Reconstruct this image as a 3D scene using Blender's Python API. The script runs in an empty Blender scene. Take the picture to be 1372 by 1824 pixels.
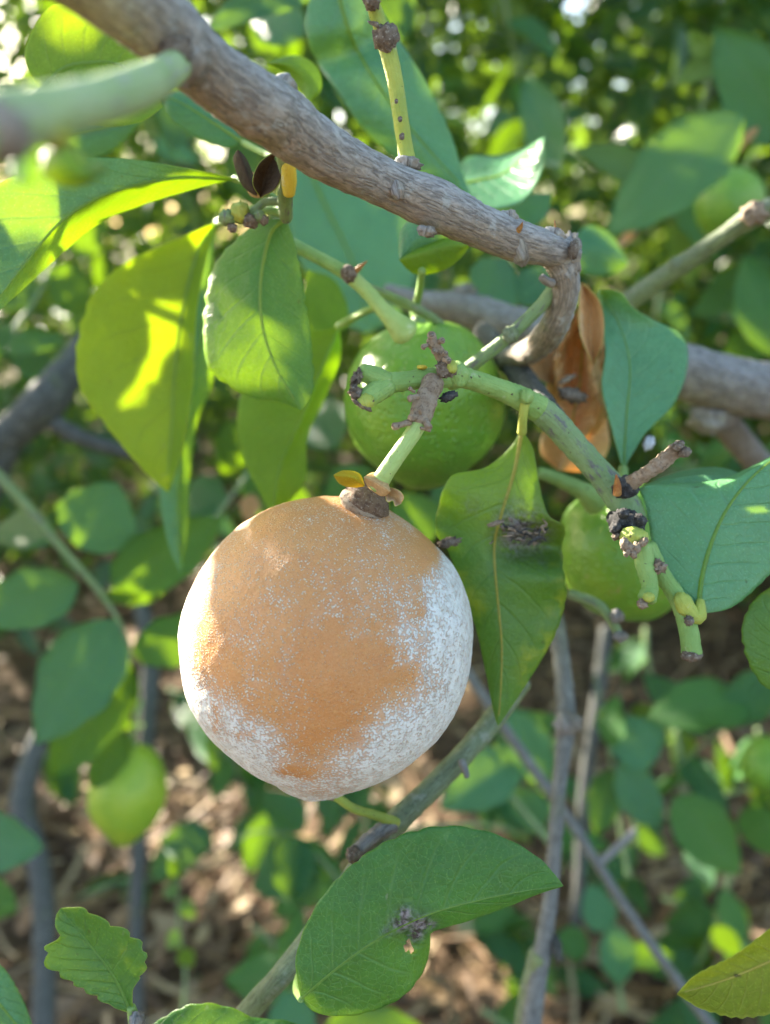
import bpy, math, random
import numpy as np
from mathutils import Vector, Matrix, noise

# ------------------------------------------------------------------ camera
W, H, F = 1372.0, 1824.0, 1371.0          # photo size and focal length in its pixels
CAM = Vector((0.0, 0.0, 0.92))
PITCH = math.radians(20.0)
cam_data = bpy.data.cameras.new("camera")
cam = bpy.data.objects.new("camera", cam_data)
scene = bpy.context.scene
scene.collection.objects.link(cam)
scene.camera = cam
cam.location = CAM
cam.rotation_euler = (math.pi / 2 - PITCH, 0, 0)
cam_data.sensor_fit = 'HORIZONTAL'
cam_data.sensor_width = 36.0
cam_data.lens = 36.0 * F / W
cam_data.clip_start = 0.01
cam_data.clip_end = 400.0
cam_data.dof.use_dof = True
cam_data.dof.focus_distance = 0.168
cam_data.dof.aperture_fstop = cam_data.lens / 3.4     # 3.4 mm wide pupil

# ------------------------------------------------------------------ sky, sun, exposure
SUN_AZ, SUN_EL = math.radians(43.0), math.radians(20.0)   # azimuth to the left of straight ahead
S = Vector((-math.sin(SUN_AZ) * math.cos(SUN_EL), math.cos(SUN_AZ) * math.cos(SUN_EL), math.sin(SUN_EL)))
world = bpy.data.worlds.new("World")
scene.world = world
world.use_nodes = True
wn = world.node_tree.nodes
bg = wn["Background"]
sky = wn.new("ShaderNodeTexSky")
sky.sky_type = 'NISHITA'
sky.sun_disc = False
sky.sun_elevation = SUN_EL
sky.sun_rotation = -SUN_AZ
sky.air_density = 1.0
sky.dust_density = 2.0
sky.ozone_density = 0.6
world.node_tree.links.new(sky.outputs[0], bg.inputs[0])
bg.inputs[1].default_value = 0.08
sun_data = bpy.data.lights.new("sun", 'SUN')
sun_data.energy = 5.0
sun_data.angle = math.radians(0.53)
sun_data.color = (1.0, 0.9, 0.74)
sun = bpy.data.objects.new("sun", sun_data)
scene.collection.objects.link(sun)
sun.location = (-6, 4, 5)
sun.rotation_euler = (-S).to_track_quat('-Z', 'Y').to_euler()
scene.view_settings.view_transform = 'Standard'
scene.view_settings.look = 'None'
scene.view_settings.gamma = 1.0
scene.view_settings.use_curve_mapping = False
scene.view_settings.exposure = 2.95
scene.cycles.max_bounces = 10
scene.cycles.diffuse_bounces = 6
scene.cycles.transmission_bounces = 6
scene.cycles.glossy_bounces = 3
scene.cycles.sample_clamp_indirect = 6.0
scene.cycles.use_denoising = True
scene.cycles.caustics_reflective = False

# ------------------------------------------------------------------ helpers
rnd = random.Random(7)
CF = Vector((0, math.cos(PITCH), -math.sin(PITCH)))   # camera forward
CU = Vector((0, math.sin(PITCH), math.cos(PITCH)))    # camera up
CR = Vector((1, 0, 0))
def P(x, y, d):
    """the point that lies d metres in front of the camera on the line of sight through photo pixel x, y"""
    return CAM + CF * d + CR * ((x - W / 2) / F * d) + CU * (-(y - H / 2) / F * d)
def proj(p):
    q = p - CAM
    d = q.dot(CF)
    if d <= 1e-4: return None
    return W / 2 + q.dot(CR) / d * F, H / 2 - q.dot(CU) / d * F, d

def cat(pts, n):
    """Catmull-Rom resample of a list of equal-length tuples into n points, even in arc length of the first two"""
    p = np.array(pts, float)
    if len(p) == 2:
        t = np.linspace(0, 1, n)[:, None]
        return p[0] * (1 - t) + p[1] * t
    q = np.vstack([2 * p[0] - p[1], p, 2 * p[-1] - p[-2]])
    out = []
    for i in range(1, len(q) - 2):
        a, b, c, d = q[i - 1], q[i], q[i + 1], q[i + 2]
        for k in range(16):
            t = k / 16
            out.append(0.5 * (2 * b + (c - a) * t + (2 * a - 5 * b + 4 * c - d) * t * t + (3 * b - a - 3 * c + d) * t ** 3))
    out.append(q[-2])
    o = np.array(out)
    s = np.concatenate([[0], np.cumsum(np.hypot(*np.diff(o[:, :2], axis=0).T) + 1e-9)])
    u = np.linspace(0, s[-1], n)
    return np.stack([np.interp(u, s, o[:, j]) for j in range(o.shape[1])], 1)

WL = {}
def link(o, parent=None, loc=None):
    scene.collection.objects.link(o)
    loc = Vector(loc) if loc is not None else Vector((0, 0, 0))
    WL[o.name] = loc
    if parent is not None:
        o.parent = parent
        o.location = loc - WL[parent.name]
    else:
        o.location = loc
    return o
def thing(name, label, cat_, loc, group=None):
    o = bpy.data.objects.new(name, None)
    o.empty_display_size = 0.01
    o['label'] = label; o['category'] = cat_
    if group: o['group'] = group
    return link(o, None, loc)
def mesh_obj(name, verts, faces, mats, parent=None, mi=None, uv=None, smooth=True, origin=None, label=None):
    verts = [Vector(v) for v in verts]
    org = Vector(origin) if origin is not None else verts[0].copy()
    me = bpy.data.meshes.new(name)
    me.from_pydata([v - org for v in verts], [], faces)
    for m in (mats if isinstance(mats, (list, tuple)) else [mats]): me.materials.append(m)
    if mi is not None: me.polygons.foreach_set('material_index', mi)
    if smooth: me.polygons.foreach_set('use_smooth', [True] * len(me.polygons))
    if uv is not None:
        l = me.uv_layers.new(name='UVMap')
        idx = np.empty(len(me.loops), np.int32); me.loops.foreach_get('vertex_index', idx)
        l.data.foreach_set('uv', np.asarray(uv, np.float32)[idx].ravel())
    me.update()
    o = bpy.data.objects.new(name, me)
    if label: o['label'] = label
    return link(o, parent, org)
def N3(x, y, z): return noise.noise((x, y, z))

# ------------------------------------------------------------------ materials
def nt(name):
    m = bpy.data.materials.new(name); m.use_nodes = True
    t = m.node_tree; t.nodes.clear()
    out = t.nodes.new('ShaderNodeOutputMaterial')
    return m, t, out
class NB:
    def __init__(s, t): s.t = t
    def n(s, typ, **kw):
        x = s.t.nodes.new(typ)
        for k, v in kw.items(): setattr(x, k, v)
        return x
    def l(s, a, b): s.t.links.new(a, b)
    def put(s, sock, v):
        if isinstance(v, bpy.types.NodeSocket): s.l(v, sock)
        elif v is not None: sock.default_value = v
    def math(s, op, a, b=None, c=None):
        x = s.n('ShaderNodeMath', operation=op); s.put(x.inputs[0], a)
        if b is not None: s.put(x.inputs[1], b)
        if c is not None: s.put(x.inputs[2], c)
        return x.outputs[0]
    def ramp(s, v, a, b, c=0.0, d=1.0):
        x = s.n('ShaderNodeMapRange', interpolation_type='SMOOTHSTEP'); s.put(x.inputs[0], v)
        s.put(x.inputs[1], a); s.put(x.inputs[2], b); s.put(x.inputs[3], c); s.put(x.inputs[4], d)
        return x.outputs[0]
    def mix(s, f, a, b, blend='MIX'):
        x = s.n('ShaderNodeMix', data_type='RGBA', blend_type=blend)
        s.put(x.inputs[0], f)
        for sock, v in ((x.inputs[6], a), (x.inputs[7], b)):
            if isinstance(v, bpy.types.NodeSocket): s.l(v, sock)
            else: sock.default_value = (*v, 1) if len(v) == 3 else v
        return x.outputs[2]
    def noise(s, vec, scale, detail=3.0, rough=0.55, dist=0.0):
        x = s.n('ShaderNodeTexNoise'); s.put(x.inputs['Vector'], vec)
        x.inputs['Scale'].default_value = scale; x.inputs['Detail'].default_value = detail
        x.inputs['Roughness'].default_value = rough; x.inputs['Distortion'].default_value = dist
        return x.outputs[0]
    def voro(s, vec, scale, feat='F1'):
        x = s.n('ShaderNodeTexVoronoi', feature=feat); s.put(x.inputs['Vector'], vec); x.inputs['Scale'].default_value = scale
        return x.outputs['Distance']
    def coord(s): return s.n('ShaderNodeTexCoord')
    def mapv(s, vec, sc):
        x = s.n('ShaderNodeMapping'); s.put(x.inputs[0], vec); x.inputs['Scale'].default_value = sc
        return x.outputs[0]
    def sep(s, vec):
        x = s.n('ShaderNodeSeparateXYZ'); s.put(x.inputs[0], vec); return x.outputs
    def bump(s, h, st, dist, nrm=None):
        x = s.n('ShaderNodeBump'); s.put(x.inputs['Height'], h); x.inputs['Strength'].default_value = st; x.inputs['Distance'].default_value = dist
        if nrm is not None: s.l(nrm, x.inputs['Normal'])
        return x.outputs[0]
    def bsdf(s, col, rough=0.5, spec=0.5, nrm=None, sss=None):
        x = s.n('ShaderNodeBsdfPrincipled'); s.put(x.inputs['Base Color'], col if isinstance(col, bpy.types.NodeSocket) else (*col, 1))
        s.put(x.inputs['Roughness'], rough); s.put(x.inputs['Specular IOR Level'], spec)
        if nrm is not None: s.l(nrm, x.inputs['Normal'])
        if sss: x.inputs['Subsurface Weight'].default_value = sss[0]; x.inputs['Subsurface Radius'].default_value = (1, .6, .3); x.inputs['Subsurface Scale'].default_value = sss[1]
        return x

def leaf_mat(name, c1, c2, vein, trans, rough=0.42, tf=0.36, spec=0.5, mott=None, gland=0.8, under=False):
    m, t, out = nt(name); b = NB(t); co = b.coord()
    u, v, _ = b.sep(co.outputs['UV'])
    a = b.math('ABSOLUTE', b.math('MULTIPLY_ADD', u, 2.0, -1.0))
    big = b.noise(co.outputs['Object'], 55, 3, .6)
    col = b.mix(b.ramp(big, .34, .66), c1, c2)
    oi = b.n('ShaderNodeObjectInfo').outputs['Random']
    col = b.mix(b.ramp(oi, .0, .45, .38, 0), col, [x * .45 for x in c1])
    col = b.mix(b.ramp(oi, .6, 1.0, 0, .4), col, (c2[0] * 1.9 + .01, c2[1] * 1.25, c2[2] * .75))
    fine = b.noise(co.outputs['Object'], 900, 2, .6)
    col = b.mix(b.ramp(fine, .3, .75, 0, .35), col, [min(1, x * 1.5) for x in c2])
    # small pale oil glands
    gl = b.ramp(b.voro(co.outputs['Object'], 1100), .12, .3, 1, 0)
    col = b.mix(b.math('MULTIPLY', gl, gland * .45), col, [min(1, x * 1.9 + .01) for x in c2])
    if mott:
        mo = b.ramp(b.noise(co.outputs['Object'], 75, 4, .65), .5, .68)
        mo = b.math('MULTIPLY', mo, b.ramp(a, .1, .7))
        col = b.mix(mo, col, mott)
    # scattered dark specks and pale scars
    sp = b.noise(co.outputs['Object'], 420, 1, .5)
    col = b.mix(b.ramp(sp, .765, .8, 0, .85), col, (.035, .03, .018))
    sc = b.noise(co.outputs['Object'], 190, 3, .6)
    col = b.mix(b.ramp(sc, .70, .76, 0, .55), col, (.32, .30, .22))
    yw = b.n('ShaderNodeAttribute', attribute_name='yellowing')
    col = b.mix(b.math('MULTIPLY', yw.outputs['Fac'], b.ramp(big, .2, .6, .6, 1)), col, (.21, .34, .02))  # yellow tint: mottling on the young leaf, painted backlight on the pinched one
    sn = b.n('ShaderNodeAttribute', attribute_name='stain')
    sm = b.math('MULTIPLY', sn.outputs['Fac'], b.ramp(b.noise(co.outputs['Object'], 480, 4, .65), .28, .52))
    # midrib and lateral veins
    mid = b.ramp(a, 0.0, .05, 1, 0)
    w = b.math('FRACT', b.math('MULTIPLY_ADD', a, -1.7, b.math('MULTIPLY_ADD', v, 9.0, b.math('MULTIPLY', big, .5))))
    lat = b.ramp(b.math('ABSOLUTE', b.math('SUBTRACT', w, .5)), 0, .10, 1, 0)
    lat = b.math('MULTIPLY', lat, b.ramp(a, .55, 1.0, .55, 0.0))
    net = b.ramp(b.voro(co.outputs['Object'], 520, 'DISTANCE_TO_EDGE'), 0, .10, .30, 0)
    vm = b.math('MAXIMUM', b.math('MULTIPLY', mid, .8), b.math('MAXIMUM', b.math('MULTIPLY', lat, .6), net))
    col = b.mix(vm, col, vein)
    col = b.mix(sm, col, b.mix(b.ramp(fine, .35, .65), (.045, .035, .03), (.24, .215, .21)))
    h = b.math('ADD', b.math('MULTIPLY', b.math('MAXIMUM', lat, b.math('MULTIPLY', net, .6)), .8 if under else -.8), b.math('ADD', b.math('MULTIPLY', fine, .45), b.math('MULTIPLY', b.noise(co.outputs['Object'], 170, 2, .5), 1.4)))
    nr = b.bump(h, .7, .0005)
    rg = b.ramp(b.noise(co.outputs['Object'], 130, 3, .6), .3, .7, rough - .07, rough + .1)
    pb = b.bsdf(col, rg, spec, nr)
    tr = b.n('ShaderNodeBsdfTranslucent')
    tc = b.mix(b.math('MULTIPLY', b.math('MAXIMUM', lat, mid), .35), trans, [x * .55 for x in trans])
    tc = b.mix(b.math('MULTIPLY', gl, gland * .6), tc, (min(1, trans[0] * 1.7), min(1, trans[1] * 1.25), trans[2] * 1.6))
    b.l(tc, tr.inputs[0]); b.l(nr, tr.inputs[1])
    mx = b.n('ShaderNodeMixShader'); b.l(b.math('MULTIPLY', b.math('SUBTRACT', 1.0, sm), tf), mx.inputs[0])
    b.l(pb.outputs[0], mx.inputs[1]); b.l(tr.outputs[0], mx.inputs[2]); b.l(mx.outputs[0], out.inputs[0])
    return m

M = {}
T = (.58, .82, .04)
M['teal'] = leaf_mat('leaf_teal', (.036, .165, .085), (.055, .22, .105), (.14, .32, .15), T, .40, spec=.5)  # green leaf top with the bluish sky sheen painted into its base colour
M['green'] = leaf_mat('leaf_green', (.022, .115, .026), (.042, .17, .034), (.17, .31, .10), T, .42, spec=.42)
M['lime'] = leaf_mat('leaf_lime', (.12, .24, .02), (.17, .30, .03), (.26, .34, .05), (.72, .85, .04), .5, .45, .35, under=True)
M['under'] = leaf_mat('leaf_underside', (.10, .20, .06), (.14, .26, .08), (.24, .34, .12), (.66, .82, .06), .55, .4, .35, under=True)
M['pale'] = leaf_mat('leaf_painted_sheen', (.058, .225, .115), (.085, .29, .14), (.18, .38, .19), T, .38, spec=.6)  # lighter copy of the teal leaf, brighter sky sheen painted into the colour
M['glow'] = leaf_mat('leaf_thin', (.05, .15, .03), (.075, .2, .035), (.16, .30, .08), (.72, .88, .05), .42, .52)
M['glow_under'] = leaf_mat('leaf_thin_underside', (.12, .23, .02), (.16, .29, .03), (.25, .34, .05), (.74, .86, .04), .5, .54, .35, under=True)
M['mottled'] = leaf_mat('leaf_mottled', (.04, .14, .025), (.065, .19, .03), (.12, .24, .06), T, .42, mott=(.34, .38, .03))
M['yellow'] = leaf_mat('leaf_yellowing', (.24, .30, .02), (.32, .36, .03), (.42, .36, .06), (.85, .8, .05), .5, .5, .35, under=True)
M['dark'] = leaf_mat('leaf_dark', (.012, .085, .034), (.024, .125, .045), (.06, .17, .06), T, .40, .36, spec=.4)
M['rim'] = leaf_mat('leaf_margin', (.22, .32, .05), (.30, .40, .07), (.3, .4, .1), (.8, .85, .1), .45, .5)
M['dry'] = leaf_mat('leaf_dry', (.62, .35, .13), (.74, .50, .25), (.5, .28, .1), (.8, .5, .22), .65, .34, .25, mott=(.68, .60, .40), gland=.1)
M['brown'] = leaf_mat('leaf_dead_brown', (.045, .032, .02), (.10, .07, .042), (.05, .03, .02), (.4, .25, .1), .7, .2, .2, gland=0)
M['rib'] = leaf_mat('midrib_green', (.13, .26, .06), (.18, .32, .08), (.2, .3, .08), (.75, .9, .1), .42, .5, gland=0)
M['rib_yellow'] = leaf_mat('midrib_yellow', (.38, .36, .05), (.44, .40, .07), (.4, .3, .08), (.85, .75, .1), .45, .3, gland=0)

def bark_mat(name, hi, lo, dark, under, lich=0.5, k=9.0, ln=55.0, bs=1.0):
    """woody bark: streaks along the limb, dark fissures, grey crust; UV.x runs round, UV.y is metres along"""
    m, t, out = nt(name); b = NB(t); co = b.coord()
    u, v, _ = b.sep(co.outputs['UV'])
    o = co.outputs['Object']
    ob = b.noise(o, 90, 4, .65)
    st = b.noise(b.mapv(co.outputs['UV'], (k * 3.4, ln * 7.0, 1)), 1.0, 6, .7, .9)
    fis = b.noise(b.mapv(co.outputs['UV'], (k * 4.5, ln * 3.2, 1)), 1.0, 4, .65, .8)
    col = b.mix(b.ramp(st, .32, .68), lo, hi)
    col = b.mix(b.math('MULTIPLY', b.ramp(b.math('ABSOLUTE', b.math('SUBTRACT', u, .5)), .18, .34, 0, .75), b.ramp(ob, .25, .6, .4, 1)), col, b.mix(b.ramp(st, .35, .65), [x * .55 for x in under], under))  # browner underside: warm light bounced off the ground, painted into the bark
    col = b.mix(b.ramp(fis, .36, .47, .6, 0), col, dark)
    lc = b.ramp(b.noise(o, 260, 5, .7), .56, .66, 0, lich)
    col = b.mix(lc, col, (.42, .43, .40))
    gr = b.ramp(b.noise(o, 60, 3, .6), .6, .72, 0, .35)
    col = b.mix(gr, col, (.14, .17, .06))
    h = b.math('ADD', b.math('MULTIPLY', st, .6), b.math('ADD', b.math('MULTIPLY', b.ramp(fis, .38, .52), 1.1), b.math('MULTIPLY', b.noise(o, 900, 4, .7), .5)))
    pb = b.bsdf(col, .72, .3, b.bump(h, .65 * bs, .0006))
    b.l(pb.outputs[0], out.inputs[0])
    return m
def stem_mat(name, c1, c2, speck=(.07, .05, .03), bark=None, amt=.3, sss=True):
    """green young stem with dark specks and patches of bark starting"""
    m, t, out = nt(name); b = NB(t); co = b.coord(); o = co.outputs['Object']
    col = b.mix(b.ramp(b.noise(o, 120, 4, .6), .35, .65), c1, c2)
    st = b.noise(b.mapv(co.outputs['UV'], (30, 120, 1)), 1, 4, .6)
    col = b.mix(b.ramp(st, .5, .8, 0, .45), col, [x * .6 for x in c1])
    if bark: col = b.mix(b.ramp(b.noise(b.mapv(co.outputs['UV'], (7, 110, 1)), 1, 5, .7), .62 - amt * .3, .74 - amt * .3), col, bark)
    col = b.mix(b.ramp(b.noise(o, 260, 4, .7), .6, .72, 0, .5), col, [min(1, x * 1.25 + .05) for x in (c2[1] * .8, c2[1] * .85, c2[1] * .55)])
    col = b.mix(b.ramp(b.noise(o, 900, 1, .5), .73, .76, 0, .9), col, speck)
    h = b.math('ADD', b.noise(o, 700, 3, .6), b.math('MULTIPLY', st, .8))
    pb = b.bsdf(col, .55, .35, b.bump(h, .9, .00045), (.10, .0012) if sss else None)
    b.l(pb.outputs[0], out.inputs[0])
    return m
def crust_mat(name, a_, b_, c_, scale=500, rough=.75):
    m, t, out = nt(name); b = NB(t); co = b.coord(); o = co.outputs['Object']
    n1 = b.noise(o, scale, 5, .7); n2 = b.noise(o, scale * 2.7, 4, .7)
    col = b.mix(b.ramp(n1, .35, .6), a_, b_)
    col = b.mix(b.ramp(n2, .55, .68), col, c_)
    pb = b.bsdf(col, rough, .3, b.bump(b.math('ADD', n1, n2), 1.0, .0007))
    b.l(pb.outputs[0], out.inputs[0])
    return m
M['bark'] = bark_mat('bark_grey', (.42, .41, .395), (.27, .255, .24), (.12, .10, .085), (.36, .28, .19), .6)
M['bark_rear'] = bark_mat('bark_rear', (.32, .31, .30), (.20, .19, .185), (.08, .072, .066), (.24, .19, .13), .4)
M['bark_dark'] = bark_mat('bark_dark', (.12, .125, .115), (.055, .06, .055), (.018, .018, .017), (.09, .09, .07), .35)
M['bark_grn'] = bark_mat('bark_greenish', (.23, .27, .17), (.13, .17, .09), (.05, .05, .04), (.22, .27, .10), .35, bs=.7)
M['stem'] = stem_mat('stem_green', (.20, .34, .085), (.27, .42, .12))
M['stem_pale'] = stem_mat('stem_pale', (.34, .48, .14), (.42, .55, .18))
M['stem_dull'] = stem_mat('stem_dull', (.17, .26, .10), (.22, .31, .13), bark=(.13, .13, .12), amt=.35)
M['stem_yel'] = stem_mat('stem_yellow', (.32, .40, .07), (.42, .46, .08), bark=(.25, .2, .12), amt=.1)
M['stem_grey'] = stem_mat('stem_grey', (.30, .42, .17), (.40, .50, .25), bark=(.36, .38, .30), amt=.3)
M['yellow_stub'] = stem_mat('stub_yellow', (.50, .40, .03), (.58, .46, .05))
M['scar'] = crust_mat('scar_brown', (.12, .085, .06), (.24, .19, .14), (.44, .40, .34))
M['deadwood'] = crust_mat('dead_peduncle', (.24, .165, .105), (.36, .28, .20), (.14, .095, .065), 420)
M['calyx'] = crust_mat('calyx_brown', (.12, .07, .045), (.22, .145, .09), (.38, .32, .26), 700)
M['black'] = crust_mat('black_crust', (.035, .034, .034), (.085, .082, .08), (.19, .185, .18), 650, .7)
M['thorn'] = crust_mat('thorn_tip', (.33, .11, .03), (.42, .2, .05), (.2, .08, .03), 300, .5)
M['white_wool'] = crust_mat('white_wool', (.7, .72, .75), (.8, .8, .82), (.6, .62, .66), 700, .9)

# ------------------------------------------------------------------ shape builders
def tube(name, pts, mat, parent, seg=16, step=None, amp=0.04, nf=1.0, streak=0.0, label=None, cap=True, seed=0.0, mi_fn=None, tip=0.5):
    """pts: (x, y, depth, radius in photo pixels); a tapering limb with uneven section and rounded ends"""
    L = 0
    c = cat(pts, 60)
    W3 = [P(q[0], q[1], q[2]) for q in c]
    for i in range(59): L += (W3[i + 1] - W3[i]).length
    rm = max(1e-5, float(np.mean([q[3] * q[2] / F for q in c])))
    n = int(min(400, max(8, L / (step or rm * .45))))
    c = cat(pts, n)
    C = [P(q[0], q[1], q[2]) for q in c]
    R = [q[3] * q[2] / F for q in c]
    return tube3(name, C, R, mat, parent, seg, amp, nf, streak, label, cap, seed, tip)
def tube3(name, C, R, mat, parent, seg=16, amp=0.04, nf=1.0, streak=0.0, label=None, cap=True, seed=0.0, tip=.5):
    n = len(C)
    Tn = [(C[min(i + 1, n - 1)] - C[max(i - 1, 0)]).normalized() for i in range(n)]
    nrm = (-CU - Tn[0] * (-CU).dot(Tn[0]))
    if nrm.length < 1e-4: nrm = CR.copy()
    nrm.normalize()
    V, UV, Fc = [], [], []
    s = 0.0
    rings = []
    if cap:
        rings += [(0, k_r, -k_s) for k_r, k_s in ((.55, .9 * tip), (.88, .5 * tip))]
    rings += [(i, 1.0, 0.0) for i in range(n)]
    if cap:
        rings += [(n - 1, k_r, k_s) for k_r, k_s in ((.88, .5 * tip), (.55, .9 * tip))]
    last = 0
    for (i, kr, ks) in rings:
        if i != last:
            s += (C[i] - C[last]).length
            nrm = (nrm - Tn[i] * nrm.dot(Tn[i])).normalized(); last = i
        bi = Tn[i].cross(nrm)
        for j in range(seg + 1):
            a = 2 * math.pi * j / seg
            ca, sa = math.cos(a), math.sin(a)
            r = R[i]
            q = C[i] + (nrm * ca + bi * sa) * r
            k = 1.0
            if amp:
                w = 0.55 / r * nf
                k += amp * (N3(q.x * w + seed, q.y * w, q.z * w) * 1.3 + .6 * N3(q.x * w * 2.7, q.y * w * 2.7 + seed, q.z * w * 2.7))
            if streak:
                k += streak * N3(ca * 5.5 + seed, sa * 5.5, s / r * .45) + .5 * streak * N3(ca * 12, sa * 12 + seed, s / r * 1.2)
            V.append(C[i] + (nrm * ca + bi * sa) * (r * k * kr) + Tn[i] * (r * ks))
            UV.append(((j / seg + .5) % 1.0 if 0 else j / seg, s))
    m = seg + 1
    for i in range(len(rings) - 1):
        for j in range(seg):
            Fc.append((i * m + j, i * m + j + 1, (i + 1) * m + j + 1, (i + 1) * m + j))
    if cap:
        for i0, flip in ((0, True), ((len(rings) - 1) * m, False)):
            f = tuple(range(i0, i0 + seg))
            Fc.append(tuple(reversed(f)) if flip else f)
    # u = .5 is the upper side: seam sits underneath
    return mesh_obj(name, V, Fc, mat, parent, uv=UV, label=label, origin=C[0])
def lump(name, x, y, d, rx, ry, rz, mat, parent, amp=.2, nf=1.0, rot=0.0, seed=0.0, nu=20, nv=14, label=None, fn=None):
    """uneven knob: half sizes in photo pixels across, up and along the view; rot turns it in the view plane"""
    c = P(x, y, d); k = d / F
    ax = CR * math.cos(rot) + CU * math.sin(rot); ay = CU * math.cos(rot) - CR * math.sin(rot)
    V, Fc, UV = [], [], []
    for i in range(nv + 1):
        th = math.pi * i / nv
        for j in range(nu + 1):
            ph = 2 * math.pi * j / nu
            a, b_, e = math.sin(th) * math.cos(ph), math.cos(th), math.sin(th) * math.sin(ph)
            g = 1 + amp * (N3(a * 1.6 * nf + seed, b_ * 1.6 * nf, e * 1.6 * nf) + .6 * N3(a * 4.1 * nf, b_ * 4.1 * nf + seed, e * 4.1 * nf))
            if fn: g *= fn(a, b_, e)
            V.append(c + ax * (a * rx * k * g) + ay * (b_ * ry * k * g) - CF * (e * rz * k * g)); UV.append((j / nu, i / nv * ry * k * 2))
    for i in range(nv):
        for j in range(nu):
            Fc.append((i * (nu + 1) + j, i * (nu + 1) + j + 1, (i + 1) * (nu + 1) + j + 1, (i + 1) * (nu + 1) + j))
    return mesh_obj(name, V, Fc, mat, parent, uv=UV, origin=c, label=label)

LEAFV = []
def hero(parent, mid, left, right, d, mats, name='leaf', fold=0., curl=0., tilt=0., end=0., bulge=0., wave=.6, cren=.0, ncren=18, seed=1.0, nu=14, nv=34,
         th=.30, rib='rib', ribr=3.2, label=None, dfn=None, hole=None, ribside=1, base_d=0.):
    """a leaf blade lofted between its left margin, midrib and right margin (photo pixels); depth d in metres plus, in mm: end = tip minus base,
    fold = margins pushed away, tilt = right minus left, curl = bow along the length, wave = unevenness. mats = (side in view, far side)"""
    mid_, l_, r_ = cat(mid, nv + 1), cat(left, nv + 1), cat(right, nv + 1)
    G = []
    for i in range(nv + 1):
        v = i / nv; row = []
        sv = math.sin(math.pi * min(1, max(0, v))) ** .6
        for j in range(2 * nu + 1):
            u = j / nu - 1; a = abs(u)
            e = l_[i] if u < 0 else r_[i]
            aa = a
            if cren and a > .8:
                cr = abs(math.sin(math.pi * (v * ncren + .35 * math.sin(seed + v * 9)))) ** .6
                aa = a - (a - .8) * cren * (1 - cr) * 5 * .2 * (1 if .04 < v < .97 else 0)
            p = mid_[i] * (1 - aa) + e * aa
            dz = end * v + curl * 4 * v * (1 - v) + fold * a ** 1.5 * sv + tilt * .5 * u * sv - bulge * 4 * a * (1 - a) * sv
            dz += wave * sv * (1.5 * N3(p[0] * .008 + seed * 3, p[1] * .008, seed) * (.3 + .7 * a) + .9 * a * a * N3(p[0] * .022, p[1] * .022 + seed, seed * 2))
            if dfn: dz += dfn(u, v)
            row.append(P(p[0], p[1], d + (dz + base_d) * .001))
        G.append(row)
    nc = 2 * nu + 1
    A = np.array([[list(q) for q in r] for r in G])
    du = np.gradient(A, axis=1); dv = np.gradient(A, axis=0)
    nn = np.cross(du, dv); ln = np.linalg.norm(nn, axis=2, keepdims=True); nn = nn / np.maximum(ln, 1e-12)
    ce = np.array(CAM) - A.reshape(-1, 3).mean(0)
    flip = (nn.reshape(-1, 3) * ln.reshape(-1, 1)).sum(0).dot(ce) < 0
    if flip: nn = -nn
    tt = th * .0005 * np.ones((nv + 1, nc, 1))
    tt[:, 0] *= .55; tt[:, -1] *= .55
    top = (A + nn * tt).reshape(-1, 3); bot = (A - nn * tt).reshape(-1, 3)
    V = [Vector(q) for q in np.vstack([top, bot])]
    uv1 = [(j / (2 * nu), i / nv) for i in range(nv + 1) for j in range(nc)]
    UV = uv1 + uv1
    off = (nv + 1) * nc
    Fc, mi = [], []
    for i in range(nv):
        for j in range(2 * nu):
            if hole and hole((j + .5) / nu - 1, (i + .5) / nv): continue
            q = (i * nc + j, i * nc + j + 1, (i + 1) * nc + j + 1, (i + 1) * nc + j)
            Fc.append(tuple(reversed(q)) if flip else q); mi.append(0)
            q2 = tuple(off + x for x in q)
            Fc.append(q2 if flip else tuple(reversed(q2))); mi.append(1)
    for i in range(nv):
        for j in (0, 2 * nu):
            q = (i * nc + j, (i + 1) * nc + j, off + (i + 1) * nc + j, off + i * nc + j)
            if (j == 0) == flip: q = tuple(reversed(q))
            Fc.append(q); mi.append(2)
    o = mesh_obj(name, V, Fc, [M[mats[0]], M[mats[1]], M['rim']], parent, mi=mi, uv=UV, origin=G[0][nu], label=label)
    LEAFV.append((o.name, A[:, :, :].reshape(-1, 3)))
    if rib:
        C, R = [], []
        for i in range(0, nv - 1):
            v = i / nv
            n_ = Vector(nn[i, nu])
            C.append(G[i][nu] + n_ * (th * .00035 * ribside)); R.append(max(.00010, ribr * d / F * (1 - .72 * v)))
        tube3('midrib', C, R, M[rib], o, 8, .03, cap=True)
    return o

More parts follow.
